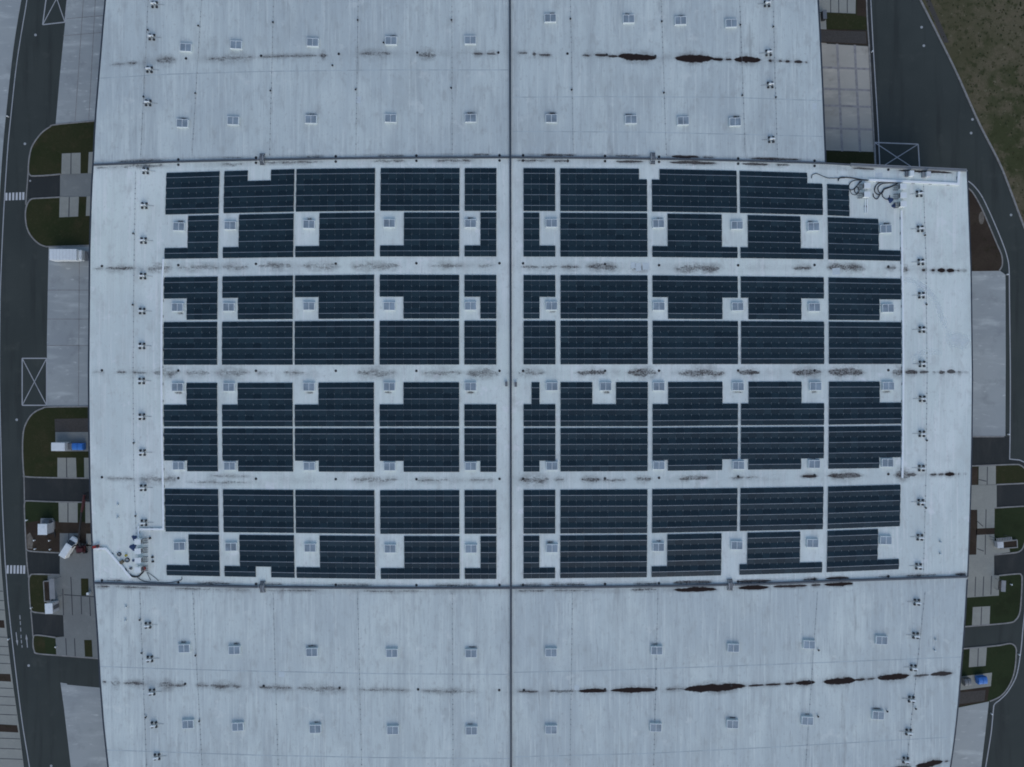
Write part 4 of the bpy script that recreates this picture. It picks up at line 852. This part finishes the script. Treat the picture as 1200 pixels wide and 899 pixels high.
cable([(1058, 213.8), (1046, 213.4), (1034, 213.2), (1027, 217), (1025, 224), (1029, 228), (1034, 226), (1036, 221)], .11, 'large black cable loop left of the three-cabinet stand, outer')
cable([(1056, 214.2), (1044, 214.4), (1034, 215.4), (1029, 219.6), (1030, 225), (1033, 226.6)], .10, 'large black cable loop left of the three-cabinet stand, inner')
cable([(1052, 215), (1044, 218.6), (1037, 221), (1032.6, 226), (1028, 233), (1024, 231), (1023.2, 227)], .10, 'black cable crossing down left of the three-cabinet stand')
cable([(1049, 217), (1042, 220), (1034.4, 223.4), (1034.4, 230), (1038.6, 233.6), (1042, 233), (1042.6, 229)], .09, 'black cable hooking down beside the blue tarps')
cable([(146.6, 667), (150, 672), (155, 675.4), (161.6, 675.6), (166.4, 671.6), (168, 669.4)], .19, 'thick black cable bundle bending below the inverter cabinets')
cable([(172, 671), (174.6, 676), (176.6, 680.4)], .05, 'thin grey cable from the cabinets to the lower parapet, left one')
cable([(172.6, 670.6), (179, 675), (186, 681)], .05, 'thin grey cable from the cabinets to the lower parapet, right one')
cable([(161, 677), (168, 681), (180, 682.6), (200, 682.8), (212, 680), (213, 676)], .06, 'thin black cable lying along the lower parapet')
def coil(x, y, r, m, lab):
    b = MB(); p = P(x, y)
    for k in range(3): b.tube([(p[0] + (r + .04 * math.sin(k + i)) * math.cos(i * .42), p[1] + (r - .05 * k) * math.sin(i * .42), R + .06 + .09 * k + .01 * math.sin(i)) for i in range(16)], .05)
    tag(b.build('cable_coil', m), lab, 'cable coil', 'cable coils left on the roof')
coil(140, 649.6, .40, 'cable', 'round black cable coil beside the slanting duct')
coil(149.4, 656.4, .46, 'cable', 'tangled black cable coil between the inverter cabinets and brown carton')
coil(153.6, 666, .26, 'grey', 'small grey cable coil near the lowest inverter cabinet')
def tarp(x, y, s, lab):
    b = MB(); p = P(x, y); n = 12; vs = [(p[0], p[1], R + .42)]
    for ring, (rr, zz) in enumerate(((.35, .36), (.7, .16), (1, .012))):
        for i in range(n):
            a = 2 * math.pi * i / n; q = s * rr * (1 + .28 * math.sin(3 * a + x) + .15 * random.random()); vs.append((p[0] + q * math.cos(a), p[1] + q * math.sin(a), R + zz * (1 + .2 * math.sin(4 * a))))
    fs = [(0, 1 + i, 1 + (i + 1) % n) for i in range(n)] + [(1 + r * n + i, 1 + (r + 1) * n + i, 1 + (r + 1) * n + (i + 1) % n, 1 + r * n + (i + 1) % n) for r in range(2) for i in range(n)]
    b.add(vs, fs); tag(b.build('tarpaulin', 'navy'), lab, 'tarpaulin', 'crumpled navy tarpaulins beside the inverters')
tarp(157.4, 630.2, .5, 'small crumpled navy tarpaulin left of the topmost lower left cabinet'); tarp(156, 641.2, .68, 'larger crumpled navy tarpaulin left of the second lower left cabinet'); tarp(156.4, 657, .24, 'tiny dark navy bundle left of the third lower left cabinet')
tarp(1043.6, 234.6, .55, 'crumpled navy tarpaulin below the black cable loops'); tarp(1047.6, 241.4, .45, 'crumpled navy tarpaulin left of the lowest three-cabinet stand cabinet')
for x, y, lab in ((176, 630.6, 'black ballast block right of the topmost lower left cabinet'), (179, 652.8, 'black ballast block right of the third lower left cabinet, upper of two'), (179.4, 658, 'black ballast block right of the third lower left cabinet, lower of two')):
    b = MB(); b.box((0, 0, .14), (.46, .40, .24), .3, taper=.9); b.box((0, 0, .28), (.2, .12, .05), .3); o = b.build('ballast_block', 'dark'); o.location = P(x, y); tag(o, lab, 'ballast block', 'black ballast blocks')
b = MB(); b.box((0, 0, .2), (.78, .66, .38), .65); b.box((0, 0, .41), (.84, .2, .03), .65); o = b.build('carton', 'board'); o.location = P(143.4, 658.4); tag(o, 'brown cardboard carton beside the slanting cable duct', 'carton')
b = MB(); b.cyl((0, 0, .18), .22, .36, 14, r2=.27); b.tube([(-.25, 0, .36), (-.12, 0, .56), (.12, 0, .56), (.25, 0, .36)], .02); o = b.build('bucket', 'yellow'); o.location = P(148.4, 650.6); tag(o, 'small yellow bucket between the two black cable coils', 'bucket')
t = thing('tool_chest', P(168.4, 666.4), .35, 'red tool chest with open lid beside the lowest inverter cabinet', 'tool chest')
b = MB(); b.box((0, 0, .22), (1.0, .6, .42)); bevel(b.build('chest', 'red', t), .03); b = MB(); b.box((0, .36, .55), (1.0, .06, .5)); b.build('lid', 'red', t); b = MB(); b.box((-.05, -.02, .44), (.7, .4, .03)); b.build('tray', 'dark', t)
t = thing('cable_winch', P(113.6, 640.4), .2, 'small red cable winch standing at the left roof edge', 'winch')
b = MB(); b.box((-.35, 0, .25), (.7, .55, .4)); b.build('body', 'red', t); b = MB(); b.cyl((.45, .1, .45), .24, .5, 16, axis='y'); b.build('drum', 'dark', t); b = MB(); b.tube([(-.6, -.3, .1), (.6, -.3, .5), (.9, .2, .6)], .05); b.tube([(-.6, .3, .1), (.6, .3, .5), (.9, .3, .6)], .05); b.build('frame', 'red', t)
for x, y, lab, d in ((1066, 204.6, 'white ventilation box on grey plinth under the top right parapet, left of two', 1), (1085.4, 205.6, 'grey ventilation box with white side under the top right parapet, right of two', -1)):
    t = thing('ventilation_box', P(x, y), -.04, lab, 'ventilation box', 'ventilation boxes at the top right parapet')
    b = MB(); b.box((0, 0, .5), (.85, 1.15, .9)); bevel(b.build('casing', 'white' if d > 0 else 'white_dirty', t), .04); b = MB(); b.box((-.75, 0, .22), (.55, 1.1, .4)); b.build('plinth', 'grey' if d > 0 else 'coping_pale', t)
def PT(x, y, top, base): return (*P(x, y, top)[:2], base)
# ---------------------------------------------------------------- vehicles and yard objects
def wheel(x, y, r, w, parent):
    b = MB(); b.cyl((x, y, r), r, w, 20, axis='y'); o = b.build('wheel', 'dark', parent)
    h = MB(); h.cyl((x, y + (w / 2 + .005) * (1 if y > 0 else -1), r), r * .55, .02, 14, axis='y'); h.build('hub', 'grey', o)
# white van: x forward
van = thing('van', PT(80, 641.8, 1.6, ZP), math.radians(58), 'white panel van parked at an angle on the grey forecourt', 'van')
van.scale = (.9, .95, .95)
prof = [(-2.75, .45), (2.72, .45), (2.78, .75), (2.62, 1.05), (1.75, 1.28), (1.05, 1.98), (.7, 2.08), (-2.55, 2.1), (-2.72, 1.95)]
hw = [.93, .93, .90, .88, .92, .80, .80, .82, .84]
b = MB(); n = len(prof); b.add([(x, -w, z) for (x, z), w in zip(prof, hw)] + [(x, w, z) for (x, z), w in zip(prof, hw)], [tuple(range(n)), tuple(range(n, 2 * n))[::-1]] + [(i, n + i, n + (i + 1) % n, (i + 1) % n) for i in range(n)])
bevel(b.build('body', 'white', van), .07, 3)
b = MB(); b.add([(1.82, -.84, 1.30), (1.82, .84, 1.30), (1.06, .76, 2.02), (1.06, -.76, 2.02)], [(0, 1, 2, 3)]); b.build('windscreen', 'glass', van)
for s in (-1, 1):
    b = MB(); b.add([(1.6, s * .93, 1.32), (.45, s * .93, 1.32), (.45, s * .87, 1.85), (1.1, s * .87, 1.85)], [(0, 1, 2, 3)]); b.build('side_window', 'glass', van)
    b = MB(); b.box((1.25, s * 1.05, 1.35), (.14, .2, .22)); b.build('mirror', 'dark', van)
    b = MB(); b.box((2.72, s * .68, .86), (.10, .3, .18)); b.build('headlight', 'lamp', van)
    for x in (-1.75, 1.75): wheel(x, s * .82, .34, .22, van)
b = MB(); b.box((2.79, 0, .55), (.08, 1.7, .22)); b.build('bumper', 'dark', van)
# white box trailer at the dock
tr = thing('box_trailer', PT(76.4, 298.4, 2.7, Z2), 0, 'white box trailer backed up on the left concrete apron below the lawn', 'trailer')
b = MB(); b.box((-.5, 0, 1.75), (6.1, 2.5, 1.9)); bevel(b.build('box', 'white', tr), .04)
b = MB(); [b.box((-3.4 + i * .72, 0, 2.705), (.05, 2.46, .02)) for i in range(1, 8)]; b.build('roof_rib', 'white_dirty', tr)
b = MB(); b.box((2.98, 0, 1.5), (.8, 2.4, 1.4)); bevel(b.build('nose', 'white', tr), .2)
b = MB(); [b.box((.3, s * .45, .68), (8.0, .14, .22)) for s in (-1, 1)]; [b.box((x, 0, .68), (.12, .8, .16)) for x in (-3, -1, 1, 3, 4)]; b.box((3.5, 0, .9), (1.6, 2.2, .12)); b.build('chassis', 'grey', tr)
for s in (-1, 1):
    for x in (-2.2, -1.1): wheel(x, s * .98, .48, .4, tr)
b = MB(); b.tube([(4.2, -.35, .7), (4.5, 0, 1.5), (4.2, .8, 1.6)], .06); b.box((4.45, -.4, .9), (.25, .5, .7)); b.build('drawbar', 'dark', tr)
# white container and blue skip on the left bin slab
cn = thing('container', PT(68.2, 523.6, 2.1, .06), 0, 'white steel container half on the lawn beside the blue skip', 'container')
b = MB(); b.box((0, 0, 1.1), (3.05, 1.85, 2.1)); bevel(b.build('body', 'white', cn), .04)
b = MB(); [b.box((-1.4 + i * .35, .935, 1.1), (.12, .03, 1.9)) for i in range(9)]; [b.box((-1.4 + i * .35, -.935, 1.1), (.12, .03, 1.9)) for i in range(9)]; b.build('side_rib', 'white_dirty', cn)
b = MB(); b.box((2.0, 0, .55), (1.3, 1.5, .9)); b.box((2.1, .1, 1.1), (.9, 1.1, .25)); b.build('hopper', 'grey', cn)
def skip(loc, rz, lab, m, s=1.0, second=True):
    t = thing('waste_skip', loc, rz, lab, 'waste skip', 'waste skips on the bin slabs')
    L = 2.45 * s
    b = MB(); b.box((0, 0, .62), (L, 1.5, 1.0), taper=1.06); b.build('bin', m, t)
    b = MB(); b.box((0, .78, .95), (L * 1.02, .08, .1)); b.box((0, -.78, .95), (L * 1.02, .08, .1)); b.build('rim', 'dark', t)
    for q in (-1, 1):
        b = MB(); w = L / 2 - .08; n = 6
        vs = []; 
        for i in range(n + 1):
            a = math.pi * i / n; vs += [(q * L / 4 - w / 2, -.80 * math.cos(a), 1.13 + .28 * math.sin(a)), (q * L / 4 + w / 2, -.80 * math.cos(a), 1.13 + .28 * math.sin(a))]
        b.add(vs, [(2 * i, 2 * i + 1, 2 * i + 3, 2 * i + 2) for i in range(n)] + [tuple(range(0, 2 * n + 2, 2)), tuple(range(1, 2 * n + 2, 2))[::-1]]); b.build('lid', m, t)
        for e in (-1, 1):
            b = MB(); b.cyl((q * L * .42, e * .6, .07), .07, .08, 10, axis='y'); b.build('castor', 'dark', t)
    return t
skip(PT(90.6, 523.4, 1.4, ZP), 0, 'blue two-lidded waste skip on the left bin slab beside the white container', 'blue')
skip(PT(1152, 798, 1.4, ZP), .1, 'blue two-lidded waste skip on the right bin slab', 'blue', .82)
skip(PT(1134.6, 800, 1.4, ZP), .1, 'dark grey ribbed waste skip on the right bin slab beside the blue one', 'grey', .62)
# guard cabin on brown soil
kb = thing('guard_cabin', PT(51, 620.4, 2.7, .11), .0, 'small white flat-roofed cabin with grey deck on brown soil by the road', 'cabin')
b = MB(); b.box((-.2, 0, 1.35), (1.85, 2.2, 2.4)); b.build('wall', 'white_dirty', kb)
b = MB(); b.box((-.2, 0, 2.62), (2.1, 2.45, .14)); b.box((-.05, .15, 2.71), (1.0, .9, .04)); bevel(b.build('roof', 'white', kb), .03)
b = MB(); b.prism([(-2.4, -1.0), (.2, -1.1), (.9, -.3), (.9, 1.2), (.5, 2.0), (-2.2, 2.0)], 0, .35); b.build('deck', 'coping_pale', kb)
b = MB(); b.box((-.4, 1.5, .9), (1.6, .7, 1.1)); b.build('plant_box', 'grey', kb)
b = MB(); b.box((-.2, -1.11, 1.2), (.9, .03, 2.0)); b.build('door', 'grey', kb); b = MB(); b.box((-1.135, .2, 1.6), (.03, 1.1, .9)); b.build('window', 'glass', kb)
b = MB()
for x in (-.9, 1.0): b.box((x, -1.75, .25), (.14, 1.3, .14))
b.box((.05, -1.35, .28), (1.7, .5, .1)); b.build('step', 'dark', kb)
# boom lift beside the wall
bl = thing('boom_lift', P(97.4, 642.4, ZP), 0, 'dark red boom lift with long black boom standing against the wall', 'boom lift')
b = MB(); b.box((0, 0, .75), (2.0, 1.5, .5)); bevel(b.build('chassis', 'darkred', bl), .06)
for x in (-.75, .75):
    for s in (-1, 1): wheel(x, s * .85, .45, .34, bl)
b = MB(); b.cyl((0, 0, 1.08), .55, .16, 20); b.box((.25, -.1, 1.42), (1.3, .95, .5)); bevel(b.build('turntable', 'darkred', bl), .04)
def rel(x, y, z): p = P(x, y, z); return (p[0] - bl.location[0], p[1] - bl.location[1], z - ZP)
b = MB(); b.tube([rel(94.5, 640.5, 1.7), rel(92, 634, 1.9), rel(95.6, 599, 2.9)], .22, 8); b.build('lower_boom', 'dark', bl)
b = MB(); b.tube([rel(95.6, 600, 3.0), rel(97, 592, 3.0), rel(98.6, 580, 2.9)], .26, 8); b.tube([rel(97.6, 597, 3.2), rel(99.4, 586, 3.0)], .16, 6); b.build('upper_boom', 'darkred', bl)
b = MB(); c0 = rel(101.6, 580.5, 2.4)
for x in (-.55, .55):
    for y in (-.75, .75): b.box((c0[0] + x, c0[1] + y, c0[2] + .55), (.06, .06, 1.1))
for z in (.55, 1.08):
    for y in (-.75, .75): b.box((c0[0], c0[1] + y, c0[2] + z), (1.1, .05, .05))
    for x in (-.55, .55): b.box((c0[0] + x, c0[1], c0[2] + z), (.05, 1.45, .05))
b.box((c0[0], c0[1], c0[2]), (1.15, 1.55, .08)); b.build('basket', 'dark', bl)
b = MB(); b.box((-1.7, -.1, .3), (.3, .5, .5)); b.build('outrigger', 'grey', bl)
# planter frames, shelters and boxes
def planter(q, lab, w=.22, h=.55):
    p = pl(q, h); t = thing('planter', (*p[0], 0), 0, lab, 'planter', 'framed planting beds'); r = [(x - p[0][0], y - p[0][1]) for x, y in p]
    b = MB(); b.rail(r + [r[0]], w, .1, h); b.build('frame', 'kerb', t); b = MB(); b.sheet(r, h - .12); b.build('bed', 'soil', t)
planter([(50.8, 681.6), (58, 681), (59.4, 704.6), (52.2, 705)], 'long dark planting bed with pale frame beside the grey forecourt, left')
planter([(1173.4, 635), (1192, 633), (1192.4, 641.6), (1174, 643)], 'dark brown planting bed with pale frame at the right road stub')
t = thing('canopy', PT(61.5, 690, 2.3, .13), .05, 'narrow pale canopy roof beside the planting bed, left forecourt', 'canopy')
b = MB(); b.box((0, 0, 2.3), (1.2, 4.6, .1)); b.build('roof', 'coping_pale', t); b = MB(); [b.box((x, y, 1.12), (.08, .08, 2.24)) for x in (-.5, .5) for y in (-2.1, 2.1)]; b.build('post', 'grey', t)
t = thing('kiosk', PT(57.4, 713.2, 2.4, .12), .05, 'small white flat-roofed kiosk at the end of the planting bed, left', 'kiosk')
b = MB(); b.box((0, 0, 1.15), (1.5, 2.1, 2.2)); b.build('wall', 'white_dirty', t); b = MB(); b.box((0, 0, 2.32), (1.72, 2.35, .12)); b.box((.1, .1, 2.4), (.3, .3, .05)); bevel(b.build('roof', 'white', t), .03); b = MB(); b.box((.765, 0, 1.0), (.03, .9, 1.9)); b.build('door', 'grey', t)
t = thing('planter_tub', P(64.2, 709.6, .13), 0, 'round dark planter tub with small shrub right of the white kiosk', 'planter tub')
b = MB(); b.cyl((0, 0, .25), .42, .5, 16, r2=.5); b.build('tub', 'grey', t)
b = MB()
for i in range(160):
    a = random.random() * 6.28; rr = .55 * random.random() ** .5; z = .5 + .5 * random.random(); s = .09; p = Vector((rr * math.cos(a), rr * math.sin(a), z)); u = Vector((random.gauss(0, 1), random.gauss(0, 1), random.gauss(0, .6))).normalized() * s; w = u.cross(Vector((random.random(), random.random(), 1))).normalized() * s * .6
    b.add([p - u, p + w, p + u, p - w], [(0, 1, 2, 3)])
b.build('shrub', 'lawn_green', t)
t = thing('pergola', PT(1176.6, 632, 2.3, .12), .1, 'white slatted pergola above the brown planting bed at the right stub road', 'pergola')
b = MB(); [b.box((-1.6 + i * .36, 0, 2.2), (.2, .75, .06)) for i in range(10)]; b.build('slats', 'coping_pale', t); b = MB(); [b.box((0, y, 2.13), (3.5, .07, .08)) for y in (-.3, .3)]; [b.box((x, y, 1.05), (.09, .09, 2.1)) for x in (-1.6, 1.6) for y in (-.3, .3)]; b.build('post', 'grey', t)
for x, y, d, m, nm, lab in ((1168.6, 637.4, (1.3, 1.3, 1.0), 'white_dirty', 'storage_box', 'white square storage box left of the brown planting bed, right side'), (964, 20, (.8, 1.9, 1.1), 'dark', 'storage_box', 'dark tall storage box on the pale paving at the upper right wall'), (105.6, 694.6, (.5, .5, .9), 'white', 'storage_box', 'small white storage box against the wall by the left forecourt bed')):
    t = thing(nm, P(x, y, ZP), .05, lab, 'storage box', 'storage boxes around the yard'); b = MB(); b.box((0, 0, d[2] / 2), d); bevel(b.build('body', m, t), .03); b = MB(); b.box((0, 0, d[2] + .03), (d[0] * 1.08, d[1] * 1.08, .06)); b.build('lid', m if m != 'dark' else 'grey', t)
t = thing('smoking_shelter', PT(1177.4, 687, 2.2, .12), -.05, 'white roofed smoking shelter with brown deck on the right lawn', 'shelter')
b = MB(); b.box((-.3, 0, 2.1), (1.0, 2.5, .1)); b.build('roof', 'coping_pale', t); b = MB(); b.box((.75, -.4, .05), (1.3, 1.9, .1)); b.build('deck', 'gravel', t); b = MB(); [b.box((x, y, 1.0), (.07, .07, 2.0)) for x in (-.7, .1) for y in (-1.1, 1.1)]; b.build('post', 'grey', t)
# short bollards
bo0 = None
for x, y, d in ((32.2, 609.4, 'at the kerb above the brown soil'), (41, 633, 'left below the cabin, upper pair'), (58.8, 633.2, 'right below the cabin, upper pair'), (42, 643, 'left below the cabin, lower pair'), (59.6, 643.6, 'right below the cabin, lower pair'), (37.6, 712, 'on the lawn left of the kiosk'), (66.4, 757.6, 'beside the small two-tone lawn'), (1184, 684.6, 'beside the smoking shelter'), (10, 137, 'at the upper left road edge'), (11, 748.6, 'at the lower left road edge beside the arrows'), (1021.4, 61, 'on the dark strip beside the upper right apron'), (1179.4, 322, 'at the upper corner of the right apron'), (1180.8, 509, 'at the lower corner of the right apron'), (1193, 766.6, 'on the strip right of the round lawn'), (1161, 836, 'on the strip beside the lower right apron')):
    lab = 'short white bollard ' + d
    if bo0 is None:
        bo0 = thing('bollard', P(x, y, .1), 0, lab, 'bollard', 'short white bollards'); b = MB(); b.cyl((0, 0, .25), .14, .5, 14); b.build('post', 'white_dirty', bo0); b = MB(); b.cyl((0, 0, .53), .17, .07, 14, r2=.12); b.build('cap', 'white', bo0)
    else: dup(bo0, P(x, y, .1), 0, lab)
mh0 = None
for x, y, d in ((41.6, 41, 'in the upper left road below the painted cross box'), (29.2, 168.6, 'in the left road beside the upper lawn curve'), (35.4, 212, 'in the first left road stub'), (19.6, 492, 'in the left road beside the lower lawn'), (33.6, 780, 'in the lower left junction'), (60, 897.6, 'in the left road at the bottom edge'), (1080, 32, 'in the upper right yard, higher of two'), (1082.6, 53.6, 'in the upper right yard, lower of two'), (1139.6, 140, 'by the right verge kerb, higher of two'), (1138, 156, 'by the right verge kerb, lower of two'), (1184.8, 252, 'in the right road bend')):
    lab = 'pale round manhole cover ' + d
    if mh0 is None:
        mh0 = thing('manhole_cover', P(x, y, Z1), 0, lab, 'manhole cover', 'pale manhole covers in the roads'); b = MB(); b.cyl((0, 0, .012), .21, .02, 20); b.build('cover', 'line', mh0); b = MB(); b.cyl((0, 0, .006), .30, .012, 20); b.build('ring', 'concrete', mh0)
    else: dup(mh0, P(x, y, Z1), 0, lab)
# rough verge clumps beyond the right kerb
gb = MB(); rng = random.Random(3)
for i in range(1600):
    y = rng.uniform(-40, 330); xk = interp([(-80, 1040), (0, 1079), (42, 1100), (87, 1122), (143, 1147), (190, 1171), (225, 1185), (270, 1202), (350, 1235)], y)
    x = xk + 4 + rng.random() ** .8 * 130
    if rng.random() < .45 * math.exp(-((x - xk - 52) / 14) ** 2) + .25: continue
    p = P(x, y, 0); s = rng.uniform(.06, .2) * (1 + (x - xk) / 160); n = 5
    vs = [(p[0], p[1], s * .6)]
    for k in range(n):
        a = 2 * math.pi * k / n + rng.random(); q = s * rng.uniform(.6, 1.3); vs.append((p[0] + q * math.cos(a), p[1] + q * math.sin(a), .01))
    gb.add(vs, [(0, 1 + k, 1 + (k + 1) % n) for k in range(n)], rng.choice((0, 0, 1)))
tag(gb.build('grass', ['lawn', 'lawn_green']), kind='stuff')
# ---------------------------------------------------------------- light, sky, camera
sc = bpy.context.scene
w = bpy.data.worlds.new('World'); sc.world = w; w.use_nodes = True
N = w.node_tree.nodes; Lk = w.node_tree.links; bg = N['Background']
sk = N.new('ShaderNodeTexSky'); sk.sky_type = 'NISHITA'; sk.sun_disc = False
SE, SA = math.radians(35), math.radians(165)
sk.sun_elevation = SE; sk.sun_rotation = SA; sk.air_density = 1.0; sk.dust_density = 1.0; sk.ozone_density = 0.6
Lk.new(sk.outputs['Color'], bg.inputs['Color']); bg.inputs['Strength'].default_value = 0.15
sd = bpy.data.lights.new('sun', 'SUN'); sd.energy = .55; sd.angle = math.radians(44); sd.color = (1.0, 1.0, .93)
so = bpy.data.objects.new('sun', sd); C.objects.link(so)
d = Vector((math.sin(SA) * math.cos(SE), math.cos(SA) * math.cos(SE), math.sin(SE)))
so.rotation_euler = d.to_track_quat('Z', 'Y').to_euler(); so.location = d * 300
cd = bpy.data.cameras.new('drone_camera'); cd.sensor_width = 36; cd.lens = 36 * HC / (1200 * S); cd.clip_end = 8000; cd.clip_start = 1
co = bpy.data.objects.new('drone_camera', cd); C.objects.link(co); co.location = (0, 0, R + HC); co.rotation_euler = (0, 0, 0)
sc.camera = co
sc.view_settings.view_transform = 'Standard'; sc.view_settings.look = 'None'; sc.view_settings.exposure = 0; sc.view_settings.gamma = 1
sc.cycles.filter_width = 1.8

for o in sc.objects:
    if o.get('label') and not 4 <= len(o['label'].split()) <= 16: print('LABEL', len(o['label'].split()), o['label'])
